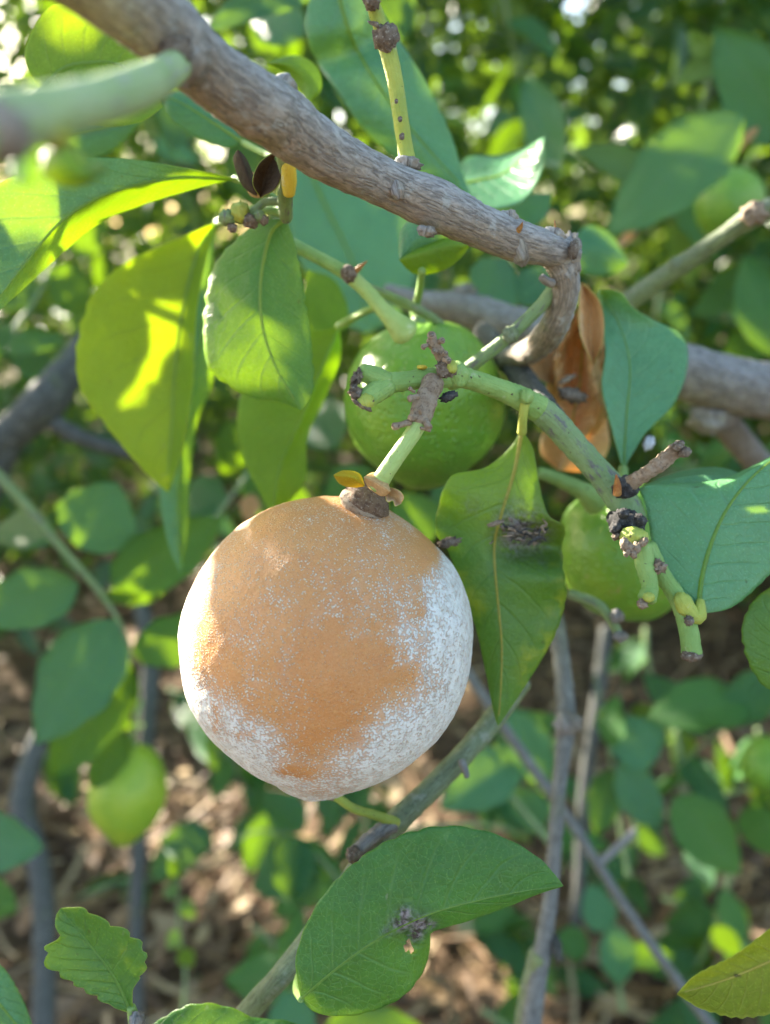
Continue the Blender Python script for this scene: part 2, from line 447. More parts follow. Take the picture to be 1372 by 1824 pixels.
# generic leaf blades, unit long, shared by the leaves that are out of focus
def generic_leaf(k, mats):
    r = random.Random(k); nv, nu = 12, 4
    wd = .25 + .03 * r.random(); bend = r.uniform(.04, .22); fold = r.uniform(.04, .22); tw = r.uniform(-.4, .4)
    V, UV, Fc, mi = [], [], [], []
    A = np.zeros((nv + 1, 2 * nu + 1, 3))
    for i in range(nv + 1):
        v = i / nv
        hw = wd * (math.sin(math.pi * v ** .85) ** .75) * (1 - .18 * v) if 0 < v < 1 else 0.004
        for j in range(2 * nu + 1):
            u = j / nu - 1
            x = u * hw * (1 + .05 * math.sin(v * 23 + k)); z = -bend * (v - .3) ** 2 * 1.6 + fold * abs(u) * hw * 1.6 + .03 * math.sin(v * 8 + u * 3 + k) * abs(u)
            a = tw * (v - .4)
            A[i, j] = (x * math.cos(a) - z * math.sin(a) * .5, v, z * math.cos(a) + x * math.sin(a))
    nc = 2 * nu + 1; off = (nv + 1) * nc
    du = np.gradient(A, axis=1); dv = np.gradient(A, axis=0); nn = np.cross(du, dv); nn /= np.maximum(np.linalg.norm(nn, axis=2, keepdims=True), 1e-9)
    for sgn in (1, -1):
        for i in range(nv + 1):
            for j in range(nc):
                V.append(Vector(A[i, j] + nn[i, j] * sgn * .0025)); UV.append((j / (2 * nu), i / nv))
    for i in range(nv):
        for j in range(2 * nu):
            q = (i * nc + j, i * nc + j + 1, (i + 1) * nc + j + 1, (i + 1) * nc + j)
            Fc.append(q); mi.append(0); Fc.append(tuple(reversed([off + x for x in q]))); mi.append(1)
        for j in (0, 2 * nu):
            q = (i * nc + j, (i + 1) * nc + j, off + (i + 1) * nc + j, off + i * nc + j)
            Fc.append(q if j else tuple(reversed(q))); mi.append(0)
    me = bpy.data.meshes.new('leaf_blade')
    me.from_pydata(V, [], Fc)
    for m_ in mats: me.materials.append(M[m_])
    me.polygons.foreach_set('material_index', mi); me.polygons.foreach_set('use_smooth', [True] * len(me.polygons))
    l = me.uv_layers.new(name='UVMap'); idx = np.empty(len(me.loops), np.int32); me.loops.foreach_get('vertex_index', idx)
    l.data.foreach_set('uv', np.asarray(UV, np.float32)[idx].ravel())
    me.update()
    return me
GL = {}
def blade(mat, k):
    key = (mat, k)
    if key not in GL:
        GL[key] = generic_leaf(k, {'teal': ('teal', 'under'), 'green': ('green', 'under'), 'dark': ('dark', 'under'), 'lime': ('lime', 'green'), 'under': ('under', 'green'), 'yellow': ('yellow', 'yellow'), 'dry': ('dry', 'dry')}[mat])
    return GL[key]
def leaf3(parent, base, tip, nrm, width, mat, k=0, label=None):
    """an out-of-focus leaf between two points, its upper face towards nrm"""
    ax = tip - base; L = ax.length; y = ax / L
    z = (nrm - y * nrm.dot(y)).normalized(); x = y.cross(z)
    o = bpy.data.objects.new('leaf', blade(mat, k))
    mtx = Matrix((x, y, z)).transposed().to_4x4()
    o.rotation_euler = mtx.to_euler()
    sx = width / .53
    o.scale = (sx, L, L * .8)
    if label: o['label'] = label
    return link(o, parent, base)
def bleaf(parent, x0, y0, d0, x1, y1, d1, wpx, mat='teal', roll=0., k=None, label=None):
    a, b_ = P(x0, y0, d0), P(x1, y1, d1)
    ax = (b_ - a).normalized()
    n = (CAM - (a + b_) / 2).normalized()
    n = Matrix.Rotation(math.radians(roll), 3, ax) @ n
    return leaf3(parent, a, b_, n, wpx * (d0 + d1) / 2 / F, mat, rnd.randrange(6) if k is None else k, label)

# ------------------------------------------------------------------ ground and litter
def ground():
    m, t, out = nt('soil'); b = NB(t); co = b.coord(); o = co.outputs['Object']
    n1 = b.noise(o, 6, 6, .7); n2 = b.noise(o, 90, 4, .7)
    col = b.mix(b.ramp(n1, .35, .65), (.085, .055, .035), (.17, .115, .07))
    col = b.mix(b.ramp(n2, .5, .7, 0, .6), col, (.26, .18, .11))
    b.l(b.bsdf(col, .9, .2, b.bump(n2, .8, .01)).outputs[0], out.inputs[0])
    xs = np.concatenate([[-90, -40, -15, -6], np.linspace(-3, 3, 61), [6, 15, 40, 90]])
    ys = np.concatenate([[-90, -40, -12, -4], np.linspace(-1, 6, 71), [9, 18, 45, 120]])
    V, Fc = [], []
    for y in ys:
        for x in xs:
            near = 1 if abs(x) < 3.1 and -1.1 < y < 6.1 else .3
            V.append((x, y, near * (.035 * N3(x * 2.1, y * 2.1, 1) + .02 * N3(x * 7, y * 7, 4))))
    n = len(xs)
    for i in range(len(ys) - 1):
        for j in range(n - 1): Fc.append((i * n + j, i * n + j + 1, (i + 1) * n + j + 1, (i + 1) * n + j))
    g = mesh_obj('ground', V, Fc, m, None, origin=(0, 0, 0)); g['kind'] = 'structure'
    g['label'] = 'brown bare soil under the trees'; g['category'] = 'ground'
    # dry straw and leaf litter
    m, t, out = nt('dry_straw'); b = NB(t); co = b.coord()
    ge = b.n('ShaderNodeNewGeometry'); r = ge.outputs['Random Per Island']
    cr = b.n('ShaderNodeValToRGB'); e = cr.color_ramp.elements
    e[0].position = 0; e[0].color = (.07, .045, .024, 1); e[1].position = 1; e[1].color = (.50, .38, .21, 1)
    for p_, c_ in ((.3, (.19, .11, .06, 1)), (.65, (.28, .19, .095, 1))):
        x = e.new(p_); x.color = c_
    b.l(r, cr.inputs[0])
    col = b.mix(b.ramp(b.noise(co.outputs['Object'], 60, 3, .6), .3, .7, 0, .5), cr.outputs[0], (.2, .12, .06))
    b.l(b.bsdf(col, .6, .4).outputs[0], out.inputs[0])
    r = random.Random(3); V, Fc = [], []
    for k in range(15000):
        y = .35 + 4.2 * r.random() ** 1.5; x = r.uniform(-1.1, 1.1) * (.55 + y * .75)
        z = .012 + .035 * N3(x * 2.1, y * 2.1, 1) + .035 * r.random() ** 2
        a = r.uniform(0, math.pi) if r.random() < .6 else r.gauss(.5, .5)
        i0 = len(V)
        if r.random() < .8:
            L, w = r.uniform(.03, .13), r.uniform(.0012, .004); n = 3
        else:
            L, w = r.uniform(.02, .06), r.uniform(.008, .02); n = 3
        dx, dy = math.cos(a), math.sin(a); til = r.gauss(0, .22); roll = r.gauss(0, .5); bend = r.gauss(0, .25)
        for q in range(n + 1):
            s = q / n - .5; ww = w * (1 if n == 3 and L / w > 10 else max(.15, math.cos(s * 2.9)))
            cx = x + dx * L * s - dy * bend * L * (s * s); cy = y + dy * L * s + dx * bend * L * s * s; cz = z + til * L * s + L * .2 * s * s
            V += [(cx - dy * ww, cy + dx * ww, cz + roll * ww), (cx + dy * ww, cy - dx * ww, cz - roll * ww)]
        for q in range(n): Fc.append((i0 + 2 * q, i0 + 2 * q + 1, i0 + 2 * q + 3, i0 + 2 * q + 2))
    s = mesh_obj('straw_litter', V, Fc, m, None, origin=(0, 0, 0), smooth=False); s['kind'] = 'stuff'
    s['label'] = 'tan dry straw and fallen leaves littering the ground'; s['category'] = 'litter'
ground()

# ------------------------------------------------------------------ main branch with its shoots and leaves
mb = thing('lemon_branch', 'thick grey barked branch slanting across the top of the picture', 'branch', P(285, 45, .122))
MBP = [(60, -120, .100, 84), (190, -30, .112, 74), (285, 45, .122, 65), (365, 122, .132, 57), (450, 182, .142, 58), (500, 214, .149, 56), (580, 272, .158, 48),
       (688, 327, .168, 41), (778, 366, .174, 44), (858, 405, .180, 36), (918, 428, .184, 36), (970, 442, .187, 31), (1004, 452, .190, 27), (1020, 456, .191, 24)]
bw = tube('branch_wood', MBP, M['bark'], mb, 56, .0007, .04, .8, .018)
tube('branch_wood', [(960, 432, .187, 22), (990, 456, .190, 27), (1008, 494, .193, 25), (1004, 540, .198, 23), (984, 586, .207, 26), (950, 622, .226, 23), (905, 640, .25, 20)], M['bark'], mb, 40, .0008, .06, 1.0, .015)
lump('knot', 1006, 470, .1915, 27, 34, 26, M['bark'], bw, .25, 1.3, .35, 21)
lump('knot', 326, 104, .1235, 50, 46, 40, M['bark'], bw, .3, 1.4, .2, 3)
lump('scar', 312, 92, .1185, 30, 24, 14, M['scar'], bw, .5, 2, .3, 13)
lump('knot', 505, 158, .147, 24, 26, 24, M['bark'], bw, .15, 1., -.6, 5)
lump('knot', 905, 392, .182, 20, 18, 20, M['bark'], bw, .25, 1.2, 0, 6)
lump('knot', 918, 432, .1835, 17, 43, 34, M['bark'], bw, .18, 1.2, .35, 7)
lump('knot', 1018, 440, .190, 16, 24, 24, M['bark'], bw, .5, 2.0, .2, 8)
lump('knot', 985, 420, .187, 24, 12, 20, M['bark'], bw, .3, 1.4, -.3, 12)
lump('knot', 708, 338, .1645, 14, 18, 12, M['bark'], bw, .25, 1.3, .2, 8.5)
lump('scar', 760, 412, .171, 17, 9, 12, M['bark'], bw, .4, 1.8, -.3, 9)
lump('scar', 1022, 445, .185, 9, 17, 10, M['scar'], bw, .4, 1.8, -.1, 9.5)
tube('thorn', [(922, 412, .179, 6), (928, 404, .178, 4), (931, 396, .177, 1)], M['thorn'], bw, 8)
tube('thorn', [(992, 428, .187, 5), (990, 410, .187, 3), (988, 392, .187, .8)], M['thorn'], bw, 8)
# upright yellow-green shoot
sh = tube('shoot', [(726, 292, .172, 17), (722, 262, .171, 14), (712, 200, .168, 14), (703, 140, .166, 14.5), (690, 84, .164, 16)], M['stem_yel'], mb, 20, .0008, .04)
tube('shoot_tip', [(688, 80, .164, 17), (676, 40, .162, 13), (664, 6, .160, 13), (650, -40, .159, 12)], M['stem_yel'], sh, 18, .0008, .05)
lump('node', 688, 66, .162, 23, 22, 20, M['scar'], sh, .35, 1.6, .3, 2)
lump('node', 662, 4, .158, 15, 12, 14, M['scar'], sh, .4, 1.8, .3, 4)
tube('thorn', [(672, 44, .16, 5), (660, 40, .16, 3), (655, 37, .16, .8)], M['scar'], sh, 8)
for (x, y, r) in ((713, 212, 5), (716, 243, 6), (706, 180, 4)): lump('leaf_scar', x, y, .1635 if y > 200 else .1625, r * .8, r, 3, M['scar'], sh, .4, 1.5, 0, x)
lump('shoot_collar', 727, 292, .171, 24, 12, 18, M['bark'], sh, .35, 1.5, -.15, 3)

# green side twig under the branch that carries the lemon behind
t3 = tube('twig', [(470, 405, .222, 10), (527, 438, .219, 11), (580, 466, .216, 11.5), (622, 490, .213, 12.5)], M['stem'], mb, 16, .0008, .03)
t3b = tube('twig', [(622, 490, .213, 14), (655, 520, .212, 13), (690, 560, .211, 15), (712, 582, .212, 22), (722, 592, .213, 25)], M['stem_pale'], mb, 18, .0008, .05)
lump('node', 622, 488, .211, 14, 16, 13, M['scar'], t3b, .3, 1.5, .4, 1)
tube('thorn', [(632, 484, .211, 6), (642, 475, .21, 4), (654, 465, .209, .8)], M['thorn'], t3b, 8)
tube('twig', [(640, 505, .219, 7), (700, 530, .226, 8), (760, 560, .235, 9), (810, 600, .25, 8)], M['stem_dull'], mb, 12, .001, .03)
tube('petiole', [(668, 548, .216, 6.5), (640, 560, .23, 7), (605, 582, .256, 8)], M['stem'], mb, 10, .001, .02)
# thin green twig dropping from the branch elbow behind the fruiting twig
t2 = tube('twig', [(992, 508, .197, 13), (960, 548, .198, 12), (908, 598, .2, 12), (860, 636, .203, 12), (826, 662, .206, 11)], M['stem_dull'], mb, 16, .0008, .05)
lump('node', 910, 596, .197, 14, 15, 12, M['bark_grn'], t2, .3, 1.5, .5, 1)
tube('stub', [(985, 505, .192, 8), (973, 500, .191, 8), (966, 494, .19, 7)], M['bark'], mb, 10)
# spur with dead sepals, bud clump and petioles
sp = tube('spur', [(500, 262, .168, 12), (512, 318, .178, 13), (508, 352, .186, 14), (510, 388, .193, 12)], M['stem_dull'], mb, 14, .0008, .08)
tube('yellow_stub', [(514, 290, .172, 13), (515, 322, .175, 14), (515, 345, .177, 11)], M['yellow_stub'], mb, 14, .0008, .03)
tube('bud_twig', [(508, 356, .188, 9), (470, 362, .19, 7), (440, 388, .191, 10), (405, 385, .192, 8)], M['stem_dull'], sp, 12, .0008, .15)
for (x, y, r, mt) in ((405, 388, 15, 'stem_dull'), (428, 378, 18, 'stem_yel'), (446, 394, 13, 'scar'), (462, 386, 11, 'stem_dull'), (414, 406, 9, 'scar'), (470, 392, 9, 'scar')):
    lump('bud', x, y, .189, r, r * .9, r, M[mt], sp, .35, 1.4, x, x)
hero(mb, [(458, 350), (444, 318), (424, 266)], [(458, 350), (432, 330), (416, 285), (424, 266)], [(458, 350), (455, 325), (440, 285), (424, 266)], .184, ('brown', 'brown'), 'dead_sepal', fold=4, nu=6, nv=14, rib=None, th=.4, wave=1.5, end=-2)
hero(mb, [(464, 352), (472, 315), (492, 268)], [(464, 352), (450, 325), (462, 290), (492, 268)], [(464, 352), (492, 335), (503, 300), (492, 268)], .181, ('brown', 'brown'), 'dead_sepal', fold=-4, nu=6, nv=14, rib=None, th=.4, seed=3, wave=1.5, end=-3)
hero(mb, [(468, 352), (462, 340), (440, 305)], [(468, 352), (446, 348), (432, 312), (440, 305)], [(468, 352), (470, 338), (452, 308), (440, 305)], .187, ('dry', 'dry'), 'dead_sepal', fold=2, nu=5, nv=10, rib=None, th=.4, seed=5)

# leaves of the main branch
hero(mb, [(510, 388), (482, 418), (465, 500), (468, 580), (490, 650), (518, 700), (536, 730)],
     [(510, 388), (455, 400), (392, 455), (366, 520), (361, 600), (374, 662), (440, 706), (500, 716), (536, 730)],
     [(510, 388), (528, 440), (547, 540), (558, 630), (560, 690), (548, 718), (536, 730)], .198, ('green', 'glow_under'), fold=5, tilt=-3, end=2, wave=.7, cren=.35, ncren=16, seed=2.2, ribr=4, dfn=lambda u, v: (5 * (-u - .1) if u < -.1 else 0) * math.sin(math.pi * v), label='green hanging leaf with a sunlit lower corner')
hero(mb, [(388, 395), (352, 450), (325, 560), (312, 660), (306, 760), (300, 840), (300, 878)],
     [(388, 395), (300, 432), (226, 464), (165, 520), (136, 600), (140, 690), (190, 762), (255, 838), (300, 878)],
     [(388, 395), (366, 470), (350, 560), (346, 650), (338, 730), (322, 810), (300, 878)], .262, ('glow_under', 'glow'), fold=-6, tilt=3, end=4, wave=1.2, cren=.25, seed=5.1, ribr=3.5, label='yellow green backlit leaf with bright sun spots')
hero(mb, [(384, 402), (366, 520), (352, 640), (330, 760), (318, 880), (322, 1022)],
     [(384, 402), (345, 520), (318, 640), (292, 760), (285, 880), (300, 970), (322, 1022)],
     [(384, 402), (376, 520), (380, 670), (352, 750), (338, 860), (332, 960), (322, 1022)], .288, ('teal', 'lime'), fold=6, end=-6, tilt=14, wave=1, seed=7.7, ribr=3)
tube('petiole', [(506, 380, .192, 7), (455, 372, .2, 6), (420, 385, .24, 6), (388, 396, .262, 7)], M['stem'], sp, 10, .001, .02)
tube('petiole', [(505, 372, .192, 7), (450, 372, .22, 6), (384, 402, .288, 7)], M['stem'], sp, 10, .001, .02)
hero(mb, [(418, 318), (310, 316), (190, 345), (108, 395), (45, 470), (-25, 560)],
     [(418, 318), (335, 300), (205, 281), (90, 292), (-20, 340), (-70, 430), (-25, 560)],
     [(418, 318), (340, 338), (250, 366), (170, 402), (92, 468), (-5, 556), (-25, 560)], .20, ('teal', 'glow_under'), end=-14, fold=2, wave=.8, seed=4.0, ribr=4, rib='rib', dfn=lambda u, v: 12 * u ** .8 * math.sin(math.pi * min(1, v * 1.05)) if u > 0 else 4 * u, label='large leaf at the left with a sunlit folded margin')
tube('petiole', [(506, 366, .19, 7), (470, 340, .192, 6), (440, 325, .196, 6), (418, 318, .2, 7)], M['stem'], sp, 10, .001, .02)
hero(mb, [(434, 254), (385, 222), (335, 190), (291, 168)], [(434, 254), (395, 195), (340, 164), (291, 168)], [(434, 254), (400, 264), (340, 240), (300, 205), (291, 168)], .225, ('teal', 'under'), fold=3, end=5, seed=6.3, nv=24, nu=10, cren=.3, ncren=11)
tube('petiole', [(500, 285, .175, 6), (465, 270, .195, 6), (434, 254, .225, 6)], M['stem'], sp, 10, .001, .02)
l6 = hero(mb, [(605, 582), (572, 660), (540, 740), (500, 830), (486, 920)],
     [(605, 582), (525, 600), (442, 675), (422, 750), (434, 820), (462, 876), (486, 920)],
     [(605, 582), (606, 640), (578, 712), (548, 780), (542, 860), (486, 920)], .256, ('lime', 'green'), fold=-3, end=6, wave=1, seed=8.4, ribr=3, dfn=lambda u, v: 5 * u if u > 0 else 0)
hero(mb, [(540, 270), (576, 358), (612, 430), (640, 500), (652, 594)],
     [(540, 270), (505, 330), (524, 440), (568, 522), (612, 574), (652, 594)],
     [(540, 270), (640, 320), (728, 392), (742, 480), (712, 560), (652, 594)], .41, ('pale', 'under'), fold=4, end=6, wave=1, seed=9.4, ribr=4)
hero(mb, [(548, 480), (575, 530), (600, 590)], [(548, 480), (540, 540), (560, 600), (600, 590)], [(548, 480), (598, 500), (622, 560), (600, 590)], .29, ('lime', 'green'), seed=1.4, nv=14, nu=6, rib=None)
l8 = hero(mb, [(590, -60), (628, 70), (690, 175), (760, 262), (838, 348)],
     [(590, -60), (545, 20), (556, 95), (604, 168), (655, 240), (740, 305), (838, 348)],
     [(590, -60), (660, -10), (715, 75), (762, 150), (804, 240), (822, 300), (838, 348)], .238, ('pale', 'under'), fold=6, end=10, tilt=3, wave=1.8, seed=10.1, ribr=4.5, cren=.2, dfn=lambda u, v: 6 * math.exp(-((v - .33) / .06) ** 2), label='broad blue green leaf behind the upright shoot')
hero(mb, [(476, 112), (520, 118), (560, 150), (548, 184)], [(476, 112), (525, 98), (566, 120), (572, 160), (548, 184)], [(476, 112), (505, 128), (535, 160), (548, 184)], .222, ('lime', 'green'), fold=4, seed=3.3, nv=18, nu=8, rib=None)
hero(mb, [(800, 330), (850, 322), (905, 305), (969, 244)], [(800, 330), (830, 282), (890, 276), (935, 262), (969, 244)], [(800, 330), (850, 372), (925, 364), (958, 325), (971, 280), (969, 244)], .275, ('pale', 'under'), fold=2, end=-10, tilt=-44, wave=.4, seed=2.9, nv=24, nu=10, label='leaf with a white sunlit tip above the branch')
hero(mb, [(720, 330), (765, 322), (822, 352)], [(720, 330), (760, 300), (800, 312), (822, 352)], [(720, 330), (750, 352), (800, 362), (822, 352)], .25, ('lime', 'green'), seed=1.9, nv=14, nu=6, rib=None)
hero(mb, [(711, 463), (738, 428), (770, 405), (806, 402)], [(711, 463), (714, 412), (745, 384), (806, 402)], [(711, 463), (752, 452), (790, 436), (806, 402)], .208, ('pale', 'under'), seed=5.9, nv=20, nu=8, fold=3, wave=.8, rib=None)
hero(mb, [(711, 463), (752, 452), (800, 440), (838, 436)], [(711, 463), (750, 440), (795, 424), (838, 436)], [(711, 463), (738, 488), (786, 484), (818, 462), (838, 436)], .206, ('lime', 'green'), seed=6.9, nv=24, nu=8, fold=4, cren=.4, ncren=10, rib=None, label='small folded leaf under the branch')
tube('petiole', [(752, 482, .206, 7), (748, 515, .22, 7), (738, 560, .25, 7)], M['stem'], mb, 10, .001, .02)
hero(mb, [(860, 395), (900, 380), (982, 345)], [(860, 395), (890, 358), (940, 345), (982, 345)], [(860, 395), (920, 412), (970, 390), (982, 345)], .30, ('teal', 'under'), seed=7.9, nv=14, nu=6, rib=None)

# ------------------------------------------------------------------ out-of-focus twig close to the lens, top left
ft = thing('green_twig', 'pale green twig out of focus close to the lens at the upper left', 'twig', P(60, 205, .09))
fw = tube('twig_wood', [(-90, 250, .068, 54), (-10, 222, .071, 55), (60, 206, .074, 47), (150, 186, .080, 40), (235, 160, .092, 37), (280, 140, .106, 32), (310, 120, .119, 27), (335, 100, .130, 24)], M['stem_grey'], ft, 24, .0008, .05)
lump('node', -12, 232, .0705, 66, 56, 50, M['bark'], fw, .15, 1., 0, 3)
lump('node', 92, 236, .0755, 34, 26, 34, M['stem_yel'], fw, .3, 1.2, 0, 3)
hero(ft, [(110, 250), (125, 280), (150, 310), (196, 300)], [(110, 250), (70, 280), (85, 320), (140, 334), (196, 300)], [(110, 250), (130, 262), (165, 285), (196, 300)], .088, ('mottled', 'lime'), seed=6.6, nv=26, nu=8, cren=.9, ncren=7, fold=3, wave=2.5, rib=None)
hero(ft, [(60, 262), (45, 290), (40, 330)], [(60, 262), (22, 270), (20, 310), (40, 330)], [(60, 262), (68, 290), (64, 325), (40, 330)], .084, ('teal', 'under'), seed=2.6, nv=14, nu=6, fold=2, rib=None)
tl = thing('leaf_spray', 'bright green leaf behind the near twig at the top left corner', 'leaf', P(72, 165, .2))
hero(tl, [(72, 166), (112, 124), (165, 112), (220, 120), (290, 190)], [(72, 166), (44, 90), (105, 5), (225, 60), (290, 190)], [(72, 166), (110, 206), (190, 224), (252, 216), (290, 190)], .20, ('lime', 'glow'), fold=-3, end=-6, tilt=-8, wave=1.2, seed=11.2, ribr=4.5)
tube('stem', [(72, 166, .2, 8), (20, 215, .21, 9), (-60, 300, .23, 10)], M['stem_dull'], tl, 10)
hero(tl, [(-10, 245), (100, 240), (255, 215)], [(-10, 245), (60, 215), (180, 205), (255, 215)], [(-10, 245), (90, 290), (190, 275), (255, 215)], .245, ('teal', 'under'), seed=12.2, fold=3, end=8, nv=20, nu=8)

bleaf(tl, -60, 230, .393, -140, 390, .393, 60, 'green', 25)  # three unseen leaves added off frame to cast shade on the backlit leaf
bleaf(tl, -150, 190, .39, -215, 320, .39, 50, 'green', -20)
bleaf(tl, -190, 150, .395, -60, 150, .395, 50, 'green', 10)
tube('stem', [(-60, 300, .235, 10), (-120, 280, .30, 8), (-150, 190, .39, 7), (-60, 230, .393, 5)], M['stem_dull'], tl, 10)  # stem added to carry the unseen shading leaves

# ------------------------------------------------------------------ fruiting twig
fr = thing('fruiting_twig', 'green knobbly twig carrying the mouldy lemon', 'twig', P(815, 668, .178))
f1 = tube('twig_wood', [(800, 664, .178, 20), (870, 686, .181, 18), (925, 708, .184, 21), (960, 728, .186, 24)], M['stem'], fr, 24, .0006, .06)
tube('twig_wood', [(955, 724, .186, 24), (985, 750, .187, 25), (1030, 800, .188, 24), (1075, 850, .188, 24), (1108, 892, .187, 28), (1128, 930, .185, 26)], M['stem_dull'], fr, 24, .0006, .06)
tube('twig_wood', [(860, 590, .28, 18), (905, 640, .255, 21), (945, 694, .228, 23), (985, 748, .196, 24)], M['bark_dark'], fr, 20, .001, .06)
f2 = tube('pruned_shoot', [(818, 670, .178, 21), (780, 672, .176, 19), (735, 677, .174, 17.5), (695, 682, .172, 19), (672, 686, .171, 24)], M['stem'], fr, 24, .0006, .05)
lo1 = tube('stub', [(688, 680, .171, 18), (665, 670, .17, 18), (645, 661, .169, 15)], M['stem'], f2, 18, .0006, .08)
lo2 = tube('stub', [(690, 688, .171, 18), (668, 700, .169, 20), (650, 712, .168, 18)], M['stem'], f2, 18, .0006, .08)
lump('scar', 637, 672, .1685, 9, 18, 13, M['scar'], lo1, .7, 2.4, -.5, 1)
lump('scar', 634, 700, .167, 11, 13, 12, M['scar'], lo2, .8, 2.4, .6, 2)
lump('scar', 652, 715, .166, 15, 14, 6, M['stem_yel'], lo2, .2, 1.8, .3, 4); lump('scar', 645, 722, .166, 18, 5, 5, M['scar'], lo2, .6, 2.2, -.5, 9)
lump('node', 812, 668, .177, 26, 25, 25, M['stem'], fr, .18, 1.2, 0, 6)
cu = lump('scar', 795, 657, .170, 19, 16, 8, M['scar'], fr, .4, 2, .1, 3)
lump('bud_ring', 806, 653, .169, 9, 12, 6, M['stem_yel'], fr, .2, 1.4, .2, 3)
lump('bud', 752, 654, .173, 10, 4, 6, M['yellow_stub'], fr, .2, 1, 0, 3)
du_ = tube('dead_stub', [(796, 650, .173, 13), (786, 634, .171, 11), (776, 618, .169, 10), (769, 604, .168, 10)], M['deadwood'], fr, 14, .0005, .2)
for (x, y, dx, dy, r) in ((769, 604, 0, -7, 8), (780, 610, 8, -4, 6), (762, 614, -8, 4, 5), (778, 628, -5, -3, 5), (787, 632, 7, -3, 5), (790, 640, 9, 2, 6)):
    tube('cup', [(x, y, .168, r * .7), (x + dx * .6, y + dy * .6, .1675, r * .8), (x + dx, y + dy, .167, r * 1.1)], M['deadwood'], du_, 10, .0004, .12)
    lump('cup_mouth', x + dx * 1.05, y + dy * 1.05, .1665, r * .6, r * .5, 3, M['scar'], du_, .2, 1.5, 0, x)
pe = tube('dead_peduncle', [(772, 680, .173, 20), (764, 700, .171, 20), (755, 724, .1695, 21), (746, 752, .168, 20)], M['deadwood'], fr, 20, .0005, .1, 1.4)
for (x, y, dx, dy, r) in ((744, 706, -14, 4, 7), (738, 698, -8, -6, 4), (730, 752, -28, 8, 7.5), (742, 742, -10, 2, 7), (750, 738, -2, -8, 4), (758, 750, 6, 12, 8), (748, 762, 18, 4, 4)):
    s_ = tube('stub', [(x, y, .1665, r * .8), (x + dx * .5, y + dy * .5, .1655, r * .75), (x + dx, y + dy, .165, r)], M['deadwood'], pe, 10, .0004, .15)
lump('flake', 800, 706, .172, 16, 8, 6, M['black'], pe, .5, 1.8, .4, 3)
stalk = tube('fruit_stalk', [(748, 752, .168, 14), (736, 772, .1675, 15), (712, 806, .167, 15), (690, 838, .1672, 15.5), (672, 866, .169, 17)], M['stem_pale'], fr, 24, .0006, .02)
# leaf hanging from the twig, with its pinch
lump('petiole_knob', 938, 706, .181, 14, 15, 14, M['stem'], fr, .15, 1, 0, 3)
tube('petiole', [(936, 712, .182, 10), (932, 742, .183, 8), (930, 770, .186, 9)], M['stem_yel'], fr, 12, .0008, .03)
def pinch(u, v):
    return 9 * math.exp(-((v - .40) / .05) ** 2) * max(0, u + .2) - 4 * math.exp(-((v - .5) / .06) ** 2) * max(0, u) - 3 * math.exp(-((v - .27) / .09) ** 2) * (abs(u)) + (-5 * max(0, u - .75) * 4 * math.exp(-((v - .36) / .07) ** 2))
l11 = hero(fr, [(930, 766), (916, 840), (892, 920), (880, 975), (886, 1060), (894, 1150), (892, 1230), (887, 1293)],
     [(930, 766), (904, 802), (862, 834), (806, 846), (785, 885), (775, 945), (800, 985), (815, 1040), (845, 1110), (866, 1200), (878, 1262), (887, 1293)],
     [(930, 766), (950, 800), (962, 866), (978, 918), (1008, 938), (1002, 972), (1006, 1020), (1010, 1062), (990, 1130), (950, 1200), (912, 1258), (887, 1293)],
     .196, ('mottled', 'under'), fold=3, end=6, wave=1.4, cren=.12, seed=13.1, nu=20, nv=56, ribr=4, rib='rib_yellow', dfn=pinch, label='hanging leaf beside the lemon, pinched and dirty in the middle')
def stain(o, pts):
    P0 = [P(x, y, d) for (x, y, d, r, a) in pts]; me = o.data; org = WL[o.name]
    co_ = np.empty(len(me.vertices) * 3, np.float32); me.vertices.foreach_get('co', co_); co_ = co_.reshape(-1, 3) + np.array(org)
    val = np.zeros(len(co_))
    for (x, y, d, r, a), q in zip(pts, P0):
        w = co_ - np.array(q); w = w - np.outer(w @ np.array(CF), np.array(CF))
        val = np.maximum(val, a * np.exp(-(np.linalg.norm(w, axis=1) / (r * d / F)) ** 2))
    at = me.attributes.new('stain', 'FLOAT', 'POINT'); at.data.foreach_set('value', val.astype(np.float32))
def yellow(o, fn):
    me = o.data; n = len(me.vertices); uvv = np.zeros(n); l = me.uv_layers[0]
    idx = np.empty(len(me.loops), np.int32); me.loops.foreach_get('vertex_index', idx); uv = np.empty(len(me.loops) * 2, np.float32); l.data.foreach_get('uv', uv); uv = uv.reshape(-1, 2)
    val = np.zeros(n, np.float32); val[idx] = fn(uv[:, 0], uv[:, 1])
    me.attributes.new('yellowing', 'FLOAT', 'POINT').data.foreach_set('value', val)
yellow(l11, lambda u, v: np.clip((.43 - v) / .12, 0, 1))  # lime upper half: glow of sun behind the leaf, put into its colour
stain(l11, [(930, 950, .196, 44, 1.2), (965, 958, .196, 32, 1.2), (905, 925, .196, 26, .7), (840, 905, .196, 18, .35), (925, 890, .196, 14, .4), (975, 1005, .196, 10, .5)])
